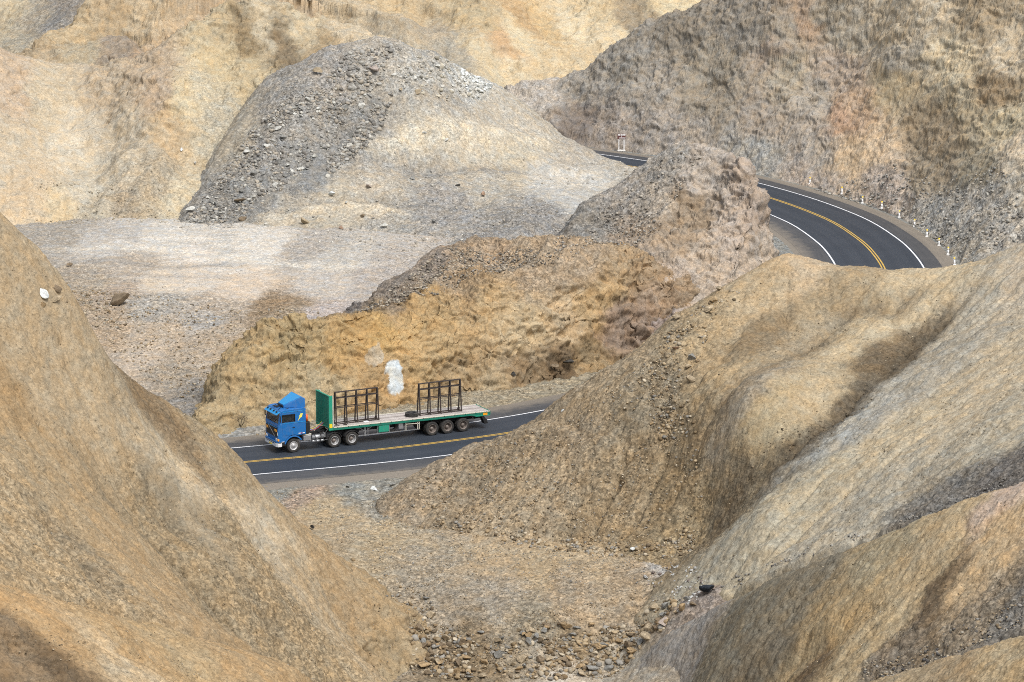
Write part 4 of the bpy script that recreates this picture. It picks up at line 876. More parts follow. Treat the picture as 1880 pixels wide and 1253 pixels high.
stuff_stones('gravel', [
    ([(450, 420), (640, 300), (1000, 262), (1130, 330), (1040, 400), (900, 460), (700, 470), (480, 425)], 1500, .07, .38, [(206, 190, 168), (186, 170, 150), (222, 210, 194), (170, 158, 146)], 1.0),
    ([(620, 440), (820, 395), (1010, 380), (1000, 420), (860, 465), (680, 480)], 1500, .07, .25, S_GREY, .5),
    ([(120, 520), (300, 545), (600, 575), (440, 615), (370, 720), (340, 745), (200, 640)], 3000, .06, .30, S_TAN + S_BRN, .9),
    ([(130, 530), (230, 540), (260, 600), (180, 610), (130, 590)], 500, .1, .5, S_TAN, .5),
    ([(640, 575), (720, 530), (800, 468), (920, 465), (1050, 480), (960, 500), (850, 520), (740, 555)], 2600, .08, .36, [(150, 138, 126), (176, 156, 130), (130, 118, 106), (196, 176, 150)], .6),
    ([(1010, 460), (1100, 380), (1200, 300), (1290, 290), (1230, 380), (1120, 450), (1060, 480)], 2600, .08, .34, [(176, 160, 144), (150, 140, 130), (200, 184, 164), (140, 126, 112)], .6),
    ([(700, 930), (800, 865), (900, 815), (1000, 790), (1100, 720), (1220, 650), (1260, 780), (1300, 900), (1280, 1000), (1100, 1000), (850, 960)], 6500, .05, .24, S_BRN, .9),
    ([(800, 950), (960, 975), (1200, 1000), (1270, 930), (1290, 1010), (1200, 1030), (960, 1005), (800, 970)], 900, .09, .42, S_BRN, .7),
    ([(1170, 690), (1230, 610), (1300, 555), (1370, 535), (1300, 620), (1260, 720), (1290, 880), (1200, 800)], 900, .08, .42, S_BRN, 1.0),
    ([(500, 905), (740, 890), (720, 940), (850, 985), (1180, 1020), (1200, 1090), (800, 1130), (640, 1010)], 5200, .04, .17, S_TAN + S_GREY[:2], .8),
    ([(20, 440), (120, 530), (250, 690), (400, 820), (520, 940), (740, 1120), (740, 1250), (520, 1240), (250, 1120), (20, 1040)], 9000, .04, .17, S_TAN + [(112, 92, 66), (128, 106, 78)], 1.2),
    ([(20, 1090), (250, 1150), (480, 1225), (400, 1250), (20, 1250)], 1500, .03, .13, S_TAN + [(112, 92, 66)], 1.0),
    ([(1400, 480), (1700, 505), (1860, 480), (1870, 850), (1500, 1000), (1320, 1040), (1310, 950), (1400, 850), (1300, 720)], 7500, .04, .16, [(200, 178, 140), (150, 128, 96), (120, 100, 74), (176, 154, 120)], 1.2),
    ([(1700, 940), (1880, 865), (1880, 885), (1760, 925)], 700, .08, .3, S_DARK, .3),
    ([(1320, 1075), (1500, 1012), (1700, 942), (1700, 948), (1500, 1022), (1330, 1085)], 500, .06, .28, S_DARK + S_GREY, .5),
    ([(1580, 1225), (1760, 1155), (1880, 1100), (1880, 1150), (1760, 1200), (1620, 1250)], 1300, .06, .3, S_DARK + S_TAN, .8),
    ([(1260, 1190), (1400, 1090), (1700, 970), (1860, 920), (1860, 1080), (1640, 1180), (1450, 1250)], 3500, .03, .13, S_TAN + [(112, 96, 72)], 1.2),
    ([(1340, 890), (1480, 790), (1560, 740), (1620, 680), (1600, 740), (1500, 830), (1370, 900)], 900, .05, .2, [(122, 100, 74), (150, 126, 94), (100, 84, 64)], .5),
    ([(1480, 345), (1640, 300), (1880, 330), (1880, 440), (1780, 475), (1650, 395)], 1600, .12, .5, S_GREY, .7),
    ([(1100, 262), (1240, 275), (1400, 300), (1500, 335), (1400, 312), (1250, 292)], 350, .1, .4, S_GREY, .5),
    ([(360, 780), (460, 770), (700, 750), (900, 728), (1040, 700), (1040, 712), (700, 765), (370, 797)], 700, .05, .3, S_TAN + S_BRN, .5),
    ([(90, 440), (300, 430), (560, 440), (700, 490), (600, 540), (300, 540), (140, 500)], 900, .04, .2, [(206, 190, 172), (170, 156, 142), (190, 170, 148)], .8),
    ([(40, 410), (340, 410), (330, 330), (230, 300), (60, 330)], 700, .08, .3, [(206, 186, 152), (176, 156, 126), (190, 170, 140)], .9)],
    'loose gravel and small stones strewn over the slopes and flats')

# boulders one can point at
BOULDERS = [
    (609, 362, 1.05, 'white', .6, 'flat white boulder on the pale terrace right of the grey scree'),
    (636, 379, .6, 'pale', 1, 'small pale boulder just below the flat white one on the terrace'),
    (706, 420, 1.0, 'pale', 1, 'round pale boulder at the foot of the terraced dump hill'),
    (558, 414, 1.1, 'tan', .8, 'cracked tan boulder at the left end of the terrace foot'),
    (626, 422, .9, 'rust', .6, 'orange flat boulder between the tan and the pale boulder at the terrace foot'),
    (796, 411, .8, 'grey', 1, 'grey boulder alone on dark gravel right of the round pale one'),
    (443, 378, 1.6, 'brown', .6, 'long brown slab at the lower edge of the grey scree'),
    (446, 407, 1.0, 'brown', .7, 'brown block below the long slab where the scree meets the pad'),
    (349, 390, 1.1, 'pale', .9, 'pale grey boulder at the lower left corner of the scree'),
    (468, 328, .85, 'grey', 1, 'light grey boulder in the middle of the scree'),
    (586, 141, 1.6, 'tan', .9, 'big tan boulder high on the scree near the rocky ridge'),
    (689, 146, 1.9, 'pink', .7, 'broad pinkish boulder below the summit of the dump hill'),
    (767, 178, .8, 'tan', 1, 'rounded tan boulder under the white blocks of the crest'),
    (736, 171, .8, 'tan', .7, 'flattish tan boulder left of the rounded one below the crest'),
    (780, 250, .7, 'white', .8, 'white stone on the bench below the crest of the dump hill'),
    (819, 263, .6, 'pale', .8, 'pale stone right of the white one on the upper bench'),
    (757, 331, .8, 'grey', .8, 'layered grey boulder halfway down the terraces'),
    (677, 350, .7, 'pink', .9, 'pinkish stone left of the layered grey boulder'),
    (665, 402, .6, 'brown', 1, 'brown stone above the round pale boulder at the terrace foot'),
    (596, 280, .65, 'grey', 1, 'grey stone on the smooth strip beside the scree'),
    (888, 364, 1.0, 'rust', 1, 'orange pink boulder on the grey gravel of the dump hill'),
    (840, 345, .5, 'dark', 1, 'dark stone left of the orange pink boulder'),
    (358, 305, .5, 'pale', 1, 'pale stone on the sandy slope left of the scree'),
    (334, 281, .5, 'white', 1, 'whitish stone under the buttress left of the scree'),
    (80, 560, 1.0, 'white', 1, 'white boulder at the left end of the block pile on the left slope'),
    (77, 576, .5, 'ochre', 1, 'ochre stone in front of the white boulder on the left slope'),
    (102, 567, .9, 'tan', .8, 'squarish tan block right of the white boulder'),
    (104, 546, 1.0, 'brown', .8, 'dark brown block on top of the pile above the tan block'),
    (126, 533, .95, 'grey', .9, 'grey block at the upper end of the pile on the left slope'),
    (121, 571, .45, 'brown', 1, 'small upright brown block right of the squarish tan one'),
    (217, 562, 2.0, 'brown', .8, 'large round brown boulder at the edge of the flat pad'),
    (200, 577, .7, 'ochre', .8, 'orange ochre stone in front of the large round brown boulder'),
    (128, 492, .7, 'brown', .9, 'brown stone near the skyline of the left slope on the pad'),
    (784, 1105, .6, 'grey', .9, 'greenish grey stone at the upper left of the gully rubble'),
    (792, 1137, .75, 'tan', 1, 'tan boulder below the greenish grey stone at the left of the rubble'),
    (769, 1161, .65, 'brown', 1, 'brown block wedged against the left slope in the rubble'),
    (788, 1164, .6, 'ochre', .8, 'yellowish block right of the wedged brown block'),
    (777, 1188, 1.0, 'grey', 1, 'large grey boulder at the left side of the rubble'),
    (840, 1226, .95, 'brown', 1, 'large brown boulder at the bottom left of the rubble'),
    (776, 1229, 1.0, 'ochre', .6, 'long ochre slab at the bottom left corner of the rubble'),
    (987, 1231, .6, 'tan', 1, 'tan block at the bottom of the photo in the middle of the rubble'),
    (953, 1239, .65, 'ochre', 1, 'yellow block left of the tan one at the bottom edge'),
    (1302, 1096, 1.35, 'blue', 1, 'blue black boulder where the dark gully meets the gravel floor'),
    (1218, 1152, .85, 'pink', .9, 'pinkish boulder at the right edge of the rubble'),
    (1190, 1161, .65, 'tan', 1.1, 'upright tan block left of the pinkish boulder'),
    (1252, 1126, .75, 'ochre', 1, 'ochre boulder below the pale gravel heap'),
    (1259, 1109, .8, 'grey', .9, 'pale grey boulder between the gravel heap and the ochre boulder'),
    (1270, 1121, .7, 'brown', 1, 'brown boulder right of the ochre boulder below the heap'),
    (1153, 1197, .95, 'brown', 1, 'big brown boulder at the lower right of the rubble'),
    (1103, 1201, 1.3, 'ochre', .6, 'wide flat brown slab left of the big brown boulder'),
    (1050, 1179, .8, 'grey', 1, 'grey brown boulder in the middle of the rubble'),
    (1010, 1222, .75, 'tan', 1, 'yellow tan boulder at the lower middle of the rubble'),
    (1119, 1237, .85, 'grey', .7, 'layered grey slab at the lower right end of the rubble'),
    (1202, 1122, .8, 'tan', .8, 'tan slab at the upper right of the rubble'),
    (1163, 1013, .5, 'white', .8, 'bright white stone at the far edge of the gravel floor'),
    (1321, 538, .85, 'tan', .9, 'tan boulder near the crest of the right hillside'),
    (1343, 543, .65, 'tan', .8, 'smaller tan boulder right of the one near the right crest'),
    (1309, 561, .65, 'ochre', 1, 'ochre boulder below the pair near the right crest'),
    (1300, 581, .95, 'tan', .9, 'round tan boulder at the top of the stony gully on the right'),
    (1240, 592, 1.0, 'tan', .7, 'tan boulder on the edge of the right hillside facing the outcrop'),
    (1242, 650, .75, 'rust', .7, 'orange block on the stony ledge of the right hillside'),
    (1269, 662, .8, 'grey', .8, 'grey block right of the orange one on the stony ledge'),
    (1263, 681, .6, 'tan', 1, 'tan block below the grey one on the stony ledge'),
    (1270, 706, .9, 'tan', .9, 'larger tan boulder low in the stony gully of the right hillside'),
    (1218, 788, .75, 'tan', 1, 'tan boulder at the bottom of the stony gully on the right'),
    (1198, 787, .55, 'ochre', 1, 'ochre stone left of the boulder at the bottom of the stony gully'),
    (1033, 758, .3, 'white', 1, 'small white stone on the brown gravel spur'),
    (942, 702, 1.0, 'dark', .8, 'dark brown boulder at the foot of the ochre cutting'),
    (1044, 684, 1.05, 'dark', .9, 'darkest boulder at the right end of the cutting'),
    (1016, 684, .95, 'brown', .9, 'brown boulder left of the darkest one under the cutting'),
    (687, 902, .6, 'white', .5, 'flat white stone on the verge in front of the gravel spur'),
    (720, 895, .5, 'grey', .8, 'grey stone at the foot of the gravel spur beside the verge'),
    (640, 897, .4, 'grey', .8, 'bluish grey stone in the middle of the near verge'),
    (572, 975, .7, 'dark', 1, 'dark stone sticking out of the skyline of the left slope'),
]
for i, (u, v, s, c, fl, lab) in enumerate(BOULDERS):
    p = hit(u, v)[0]
    boulder(p[0], p[1] + s * .15, s, c, i * 5 + 1, lab, flat=fl)
def zone_boulders(poly, n, s0, s1, parts, group, seed, name='boulder', cat='boulder'):
    P = scatter_pts(poly, n, seed, .6); rng = np.random.default_rng(seed)
    for k, (x, y) in enumerate(P):
        q = float(bil(RD, np.array([x]), np.array([y]))[0])
        if q < 8: continue
        c, lab = parts[k % len(parts)]
        boulder(float(x), float(y), s0 + (s1 - s0) * rng.random() ** 2, c, seed * 3 + k, lab, group, cat, flat=(1, .8, .65)[k % 3], name=name)
zone_boulders([(756, 1165), (900, 1160), (1100, 1150), (1230, 1115), (1215, 1160), (1150, 1215), (1100, 1245), (860, 1250), (765, 1240)], 110, .36, .95,
              [('tan', 'mid sized tan block among many in the gully rubble'), ('ochre', 'mid sized ochre block among many in the gully rubble'), ('brown', 'mid sized brown block among many in the gully rubble'), ('grey', 'mid sized grey block among many in the gully rubble')], 'blocks of the gully rubble', 41)
zone_boulders([(345, 405), (410, 330), (480, 235), (570, 180), (650, 120), (690, 170), (600, 290), (480, 380)], 70, .5, .95,
              [('grey', 'grey block lying in the scree of the dump hill'), ('pale', 'pale block lying in the scree of the dump hill')], 'blocks in the scree', 42)
zone_boulders([(842, 132), (880, 148), (902, 166), (880, 174), (852, 156)], 18, .6, 1.2, [('white', 'white broken block on the crest of the dump hill')], 'white blocks on the crest', 43)
zone_boulders([(118, 560), (150, 560), (190, 585), (230, 595), (220, 605), (150, 600)], 22, .3, .55, [('tan', 'small tan block spilling from the pile by the left slope'), ('grey', 'small grey block spilling from the pile by the left slope')], 'blocks spilling from the pile', 44)
zone_boulders([(385, 785), (402, 782), (405, 796), (385, 800)], 8, .25, .5, [('pale', 'pale stone on the verge ahead of the truck')], 'pale stones ahead of the truck', 45, 'stone', 'stone')
zone_boulders([(1700, 440), (1725, 432), (1770, 470), (1780, 482), (1745, 472)], 12, .25, .5, [('pale', 'pale stone at the mountain foot behind the guide posts')], 'stones behind the guide posts', 46, 'stone', 'stone')
print('stones', round(time.time() - T0, 1))
# ------------------------------------------------------------------ truck
class MB:
    def __init__(s): s.bm = bmesh.new(); s.sm = []
    def poly(s, pts): return s.bm.faces.new([s.bm.verts.new(p) for p in pts])
    def box(s, x0, x1, y0, y1, z0, z1):
        v = [s.bm.verts.new((x, y, z)) for x in (x0, x1) for y in (y0, y1) for z in (z0, z1)]
        for f in ((0, 1, 3, 2), (4, 6, 7, 5), (0, 4, 5, 1), (2, 3, 7, 6), (0, 2, 6, 4), (1, 5, 7, 3)): s.bm.faces.new([v[i] for i in f])
        return s
    def hull(s, pts):
        vs = [s.bm.verts.new(p) for p in pts]
        r = bmesh.ops.convex_hull(s.bm, input=vs)
        bad = list({g for g in r['geom_interior'] + r['geom_unused'] if isinstance(g, bmesh.types.BMVert)})
        if bad: bmesh.ops.delete(s.bm, geom=bad, context='VERTS')
        return s
    def prism(s, prof, y0, y1):
        """outline in x,z pulled from y0 to y1"""
        a = [s.bm.verts.new((x, y0, z)) for x, z in prof]; b = [s.bm.verts.new((x, y1, z)) for x, z in prof]
        n = len(prof)
        s.bm.faces.new(a); s.bm.faces.new(b[::-1])
        for i in range(n): s.bm.faces.new([a[i], b[i], b[(i + 1) % n], a[(i + 1) % n]])
        return s
    def bar(s, p, q, w, h=None, up=(0, 0, 1)):
        h = h or w
        p = Vector(p); q = Vector(q); d = (q - p).normalized(); u = Vector(up)
        if abs(d.dot(u)) > .95: u = Vector((1, 0, 0))
        sx = d.cross(u).normalized() * w / 2; sz = sx.cross(d).normalized() * h / 2
        v = [s.bm.verts.new(c + a * sx + b * sz) for c in (p, q) for a, b in ((-1, -1), (1, -1), (1, 1), (-1, 1))]
        for f in ((3, 2, 1, 0), (4, 5, 6, 7), (0, 1, 5, 4), (1, 2, 6, 5), (2, 3, 7, 6), (3, 0, 4, 7)): s.bm.faces.new([v[i] for i in f])
        return s
    def cyl(s, p, q, r, n=16, r2=None):
        p = Vector(p); q = Vector(q); d = (q - p).normalized(); u = Vector((0, 0, 1)) if abs(d.z) < .9 else Vector((1, 0, 0))
        a = d.cross(u).normalized(); b = d.cross(a)
        r2 = r if r2 is None else r2
        A = [s.bm.verts.new(p + (a * math.cos(t) + b * math.sin(t)) * r) for t in [2 * math.pi * i / n for i in range(n)]]
        B = [s.bm.verts.new(q + (a * math.cos(t) + b * math.sin(t)) * r2) for t in [2 * math.pi * i / n for i in range(n)]]
        for i in range(n): s.sm.append(s.bm.faces.new([A[i], A[(i + 1) % n], B[(i + 1) % n], B[i]]))
        s.bm.faces.new(A[::-1]); s.bm.faces.new(B)
        return s
    def lathe(s, prof, c=(0, 0, 0), n=32, axis='y', closed=False):
        """prof: (radius, offset along the axis)"""
        rings = []
        for r, o in prof:
            ring = []
            for i in range(n):
                t = 2 * math.pi * i / n
                p = (r * math.cos(t), o, r * math.sin(t)) if axis == 'y' else (r * math.cos(t), r * math.sin(t), o)
                ring.append(s.bm.verts.new((c[0] + p[0], c[1] + p[1], c[2] + p[2])))
            rings.append(ring)
        m = len(rings)
        for k in range(m if closed else m - 1):
            A, B = rings[k], rings[(k + 1) % m]
            for i in range(n): s.sm.append(s.bm.faces.new([A[i], A[(i + 1) % n], B[(i + 1) % n], B[i]]))
        return s
    def build(s, name, mat, parent=None, bevel=0, label=None, shear=None):
        bmesh.ops.recalc_face_normals(s.bm, faces=s.bm.faces)
        for f in s.sm:
            if f.is_valid: f.smooth = True
        if shear:
            for v in s.bm.verts: v.co.z += shear(v.co.x)
        me = bpy.data.meshes.new(name); s.bm.to_mesh(me); s.bm.free()
        me.materials.append(mat)
        o = bpy.data.objects.new(name, me); C.objects.link(o)
        if parent is not None: o.parent = parent
        if bevel:
            b = o.modifiers.new('bevel', 'BEVEL'); b.width = bevel; b.segments = 2; b.limit_method = 'ANGLE'; b.angle_limit = rad(40)
        if label: o['label'] = label
        return o
def empty(name, loc, rz=0, parent=None):
    o = bpy.data.objects.new(name, None); C.objects.link(o); o.location = loc; o.rotation_euler = (0, 0, rz); o.empty_display_size = .3
    if parent is not None: o.parent = parent
    return o

def worn(name, c, rough=.45, dirt=(.16, .13, .10), amt=.35, scale=2.5, metal=0, spec=.5, zdirt=None):
    m = new_mat(name, c, rough, metal, spec); t = NT(m)
    P = t.n('ShaderNodeTexCoord').outputs['Object']
    n1 = t.noise(P, scale, 6, .7); n2 = t.noise(t.vmath('MULTIPLY', P, (3, 3, .5)), scale, 4, .6)
    f = t.math('MULTIPLY', t.mapr(t.math('ADD', t.math('MULTIPLY', n1, .6), t.math('MULTIPLY', n2, .4)), .48, .72, 0, 1), amt)
    c2 = t.mixc(f, (*c, 1), (*dirt, 1))
    t.link(c2, t.b.inputs['Base Color'])
    t.link(t.mapr(n1, .3, .7, rough - .08, rough + .2), t.b.inputs['Roughness'])
    return m
M_BLUE = worn('blue_cab_paint', (.010, .135, .40), .36, (.15, .16, .16), .4)
M_BLUE2 = worn('light_blue_paint', (.014, .25, .56), .36, (.2, .2, .2), .35)
M_GREEN = worn('green_trailer_paint', (.008, .17, .115), .5, (.10, .09, .06), .35)
M_GREEN2 = worn('bright_green_paint', (.015, .28, .18), .5, (.12, .10, .07), .3)
M_CREAM = worn('cream_rail_paint', (.62, .60, .50), .55, (.22, .15, .10), .55, 4)
M_BLACK = new_mat('black_plastic', (.012, .012, .013), .6)
M_CHAS = worn('dirty_chassis', (.022, .022, .024), .7, (.10, .085, .065), .6)
M_RUBBER = worn('tyre_rubber', (.024, .023, .022), .85, (.12, .105, .085), .75, 3)
M_RIM = worn('steel_rim', (.52, .52, .52), .4, (.14, .11, .08), .55, 5, .4)
M_RIMD = worn('dusty_rim', (.20, .17, .15), .6, (.12, .09, .07), .6, 5, .2)
M_STEEL = worn('bare_steel', (.45, .46, .47), .35, (.16, .13, .10), .45, 4, .7)
M_WHITEP = worn('white_bumper_paint', (.70, .71, .72), .4, (.25, .23, .20), .3, 4)
M_GLASS = new_mat('cab_glass', (.03, .035, .035), .06, 0, .6)
M_GLASS.node_tree.nodes['Principled BSDF'].inputs['Transmission Weight'].default_value = .0
M_GLASS.node_tree.nodes['Principled BSDF'].inputs['Alpha'].default_value = .45
M_AMBER = new_mat('amber_lens', (.85, .36, .02), .3); M_RED = new_mat('red_lens', (.60, .04, .02), .3); M_ORANGE = new_mat('orange_canister', (.75, .13, .03), .4)
M_LAMP = new_mat('lamp_glass', (.82, .83, .80), .15); M_YELP = new_mat('yellow_decal', (.80, .72, .12), .5); M_YELL = new_mat('yellow_reflector', (.80, .60, .03), .4)
M_REFW = new_mat('white_reflector', (.8, .8, .8), .4)
M_CABIN = new_mat('cabin_trim', (.035, .035, .038), .8)

def wood_mat():
    m = new_mat('weathered_planks', (.4, .36, .33), .9, 0, .15); t = NT(m)
    P = t.n('ShaderNodeTexCoord').outputs['Object']
    g = t.noise(t.vmath('MULTIPLY', P, (.8, 14, 3)), 2, 6, .7)
    y = t.n('ShaderNodeSeparateXYZ', {0: P}).outputs[1]
    bd = t.n('ShaderNodeTexWhiteNoise', {'W': t.math('FLOOR', t.math('MULTIPLY', t.math('ADD', y, 1.25), 4.0))}, noise_dimensions='1D').outputs['Value']
    big = t.noise(P, 1.2, 5, .65)
    f = t.math('ADD', t.math('MULTIPLY', g, .5), t.math('ADD', t.math('MULTIPLY', bd, .3), t.math('MULTIPLY', big, .4)))
    c = t.mixc(t.mapr(f, .35, .85, 0, 1), (.23, .195, .175, 1), (.56, .52, .485, 1))
    st = t.mapr(t.noise(P, 2.4, 5, .7), .60, .72, 0, .7)
    t.link(t.mixc(st, c, (.10, .085, .075, 1)), t.b.inputs['Base Color'])
    return m
M_WOOD = wood_mat()

TO = np.array([-16.807, 264.655]); TD = np.array([-.88871, -.45847]); TN_ = np.array([.45847, -.88871])
tc = TO - TN_ * 1.25
truck = empty('truck', (tc[0], tc[1], 0.004), math.atan2(TD[1], TD[0]))
tag(truck, 'blue articulated truck pulling a long green flatbed trailer along the road', 'truck')

# --- tractor
cab = MB()
arch = [(.74 * math.cos(a) * 1.02, .56 + .74 * math.sin(a)) for a in np.linspace(rad(178), rad(4), 12)]
arch = [(x, z) for x, z in arch if z > .6]
low = [(1.24, .92), (1.29, 1.25), (1.27, 2.36), (-1.05, 2.36), (-1.05, 1.34), (-.80, 1.34)] 
lowp = [(1.24, .86), (1.29, 1.25), (1.27, 2.36), (-1.05, 2.36), (-1.05, 1.36), (-.76, 1.36)] + [(.80 * math.cos(a), .56 + .84 * math.sin(a)) for a in np.linspace(rad(118), rad(22), 9)]
cab.prism(lowp, -1.23, 1.23)
for s in (-1, 1):      # upper side walls with a window opening, pillars
    y0, y1 = (1.13, 1.23) if s > 0 else (-1.23, -1.13)
    cab.prism([(1.27, 2.36), (1.11, 3.22), (.98, 3.22), (.90, 2.36)], y0, y1)
    cab.prism([(.90, 2.36), (.98, 2.46), (-.14, 2.46), (-.14, 2.36)], y0, y1)
    cab.prism([(-.14, 2.36), (-.14, 3.22), (-1.05, 3.22), (-1.05, 2.36)], y0, y1)
    cab.prism([(.98, 3.04), (.98, 3.22), (-.14, 3.22), (-.14, 3.04)], y0, y1)
cab.box(-1.05, -.97, -1.13, 1.13, 2.36, 3.22)
cab.prism([(1.11, 3.22), (1.02, 3.36), (.80, 3.43), (-.90, 3.47), (-1.06, 3.38), (-1.06, 3.22)], -1.23, 1.23)
cabo = cab.build('cab', M_BLUE, truck, .03, 'blue cab with a yellow lightning bolt on the sleeper side')
m = MB(); m.prism([(1.262, 2.40), (1.118, 3.20), (1.098, 3.20), (1.240, 2.40)], -1.10, 1.10)
ws = m.build('windscreen', M_GLASS, truck)
for y in (-.35, .45):
    m = MB(); m.bar((1.285, y, 2.40), (1.235, y + .35, 2.72), .02, .025); m.build('wiper', M_BLACK, ws)
for y in (-.55, .2, .62):
    m = MB(); m.hull([(1.18 + dx, y + dy, 2.44 + dz) for dx in (-.06, .02) for dy in (-.12, .12) for dz in (0, .05 + .03 * y)]); m.build('dashboard_paper', M_REFW, ws)
for s in (-1, 1):
    yo = 1.232 * s
    m = MB(); m.box(.93, -.17, yo - .008 * s, yo + .012 * s, 1.42, 2.42); m.box(.86, -.12, yo - .006 * s, yo + .018 * s, 2.40, 2.445)
    door = m.build('door', M_BLUE, truck, .008)
    m = MB(); m.box(-.10, .08, yo + .012 * s, yo + .04 * s, 1.98, 2.03); m.build('handle', M_BLACK, door)
    m = MB(); m.prism([(.90, 2.46), (.95, 2.50), (.93, 3.02), (-.12, 3.02), (-.12, 2.46)], s * 1.17, s * 1.185); m.build('side_window', M_GLASS, door)
    m = MB()
    for a, b, c, d in ((.96, -.14, 2.44, 2.475), (.97, -.14, 3.02, 3.055)): m.box(a, b, yo - .004 * s, yo + .014 * s, c, d)
    for a, b in ((.965, .925), (-.11, -.15)): m.box(a, b, yo - .004 * s, yo + .012 * s, 2.47, 3.03)
    m.build('window_seal', M_BLACK, door)
    m = MB(); m.prism([(-.62, 3.02), (-.80, 3.05), (-.74, 2.80), (-.66, 2.78), (-.43, 2.48), (-.54, 2.76), (-.50, 2.80)] if False else [(-.60, 3.03), (-.80, 3.04), (-.70, 2.74), (-.63, 2.74), (-.36, 2.46), (-.52, 2.80), (-.46, 2.81)], yo - .002 * s, yo + .008 * s)
    m.build('lightning_bolt', M_YELP, cabo)
    m = MB(); m.box(-1.04, .92, yo - .004 * s, yo + .022 * s, 2.36, 2.40); m.build('belt_moulding', M_BLUE2, cabo)
    m = MB(); m.box(-1.0, .9, yo - .004 * s, yo + .02 * s, 3.24, 3.275); m.build('roof_gutter', M_BLUE2, cabo)
    for x0, x1, mm in ((.60, .42, M_RED), (.42, .24, M_REFW), (-.42, -.60, M_REFW), (-.64, -.72, M_RED), (-.76, -.94, M_REFW)):
        m = MB(); m.box(x0, x1, yo - .002 * s, yo + .010 * s, 1.455, 1.515); m.build('reflector_strip', mm, cabo)
    # front mudguard
    m = MB()
    P1 = [(.80 * math.cos(a), .56 + .80 * math.sin(a)) for a in np.linspace(rad(150), rad(14), 14)]
    P2 = [(.70 * math.cos(a), .56 + .70 * math.sin(a)) for a in np.linspace(rad(14), rad(150), 14)]
    m.prism(P1 + P2, s * .92, s * 1.27); m.build('mudguard', M_BLUE, truck, .01)
    m = MB(); m.box(.72, 1.24, s * 1.05, s * 1.24, .62, .92); m.build('step', M_BLACK, truck, .02)
    m = MB(); m.box(.80, 1.02, s * 1.24, s * 1.262, .92, .97); m.build('step_edge', M_WHITEP, truck)
    # lamps
    m = MB(); m.box(1.285, 1.325, s * .78, s * 1.10, 1.02, 1.20); hl = m.build('headlight', M_LAMP, truck, .02)
    m = MB(); m.box(1.20, 1.318, s * 1.10, s * 1.235, 1.02, 1.20); m.build('indicator', M_AMBER, truck, .015)
    m = MB(); m.cyl((1.36, s * .72, .74), (1.405, s * .72, .74), .085, 16); m.build('fog_light', M_LAMP, truck)
    m = MB(); m.box(1.29, 1.34, s * .62, s * .98, 1.72, 1.90); m.build('grille_lamp', M_AMBER, truck, .015)
    m = MB(); m.box(1.275, 1.305, s * 1.08, s * 1.17, 1.45, 1.70); m.build('corner_lamp', M_LAMP, truck, .01)
m = MB(); m.box(1.265, 1.305, -1.02, 1.02, 1.30, 2.06); gr = m.build('grille', M_BLACK, truck, .01)
for k in range(6):
    m = MB(); m.box(1.30, 1.318, -1.0, 1.0, 1.36 + k * .115, 1.385 + k * .115); m.build('grille_slat', M_CABIN, gr)
m = MB(); m.bar((1.325, .62, 1.36), (1.325, -.52, 2.02), .02, .055); m.build('diagonal_badge', M_STEEL, gr)
m = MB(); m.bar((1.31, -1.0, 2.06), (1.31, 1.0, 2.06), .03, .035); m.build('grille_trim', M_BLUE2, gr)
m = MB(); m.box(1.27, 1.315, -1.14, 1.14, 2.12, 2.30); m.build('front_panel', M_BLUE, truck, .015)
m = MB()
m.hull([(1.27 + dx, y, z) for dx, y in ((0, -1.22), (.12, -1.05), (.12, 1.05), (0, 1.22)) for z in (.86, 1.0)])
m.build('front_apron', M_BLUE, truck, .02)
m = MB()
m.hull([(x, y, z) for x, y in ((.98, -1.26), (1.30, -1.26), (1.40, -1.02), (1.40, 1.02), (1.30, 1.26), (.98, 1.26)) for z in (.56, .84)])
bmp_ = m.build('bumper', M_WHITEP, truck, .03)
m = MB(); m.box(1.40, 1.414, -.26, .26, .60, .71); m.build('number_plate', M_YELL, bmp_)
m = MB(); m.box(1.395, 1.41, -.9, .9, .78, .83); m.build('bumper_slot', M_BLACK, bmp_)
m = MB(); m.hull([(1.10, -1.2, 3.30), (1.10, 1.2, 3.30), (1.40, -1.18, 3.10), (1.40, 1.18, 3.10), (1.10, -1.2, 3.26), (1.10, 1.2, 3.26), (1.40, -1.18, 3.07), (1.40, 1.18, 3.07)])
vis = m.build('sun_visor', M_BLUE2, truck, .008)
for y in (-.85, -.3, .3, .85):
    m = MB(); m.box(1.16, 1.30, y - .05, y + .05, 3.22, 3.34); m.build('marker_lamp', M_BLACK, vis, .02)
for y in (-.62, .62):
    m = MB(); m.bar((.98, y, 3.40), (.70, y * .8, 3.52), .035); m.bar((.55, y * 1.5, 3.44), (.25, y * 1.55, 3.50), .03); m.build('roof_rail', M_BLACK, truck)
m = MB(); m.cyl((.62, -.1, 3.50), (1.05, -.1, 3.52), .035, 10, .07); m.cyl((.60, .12, 3.50), (.95, .12, 3.52), .03, 10, .06); m.build('air_horn', M_BLACK, truck)
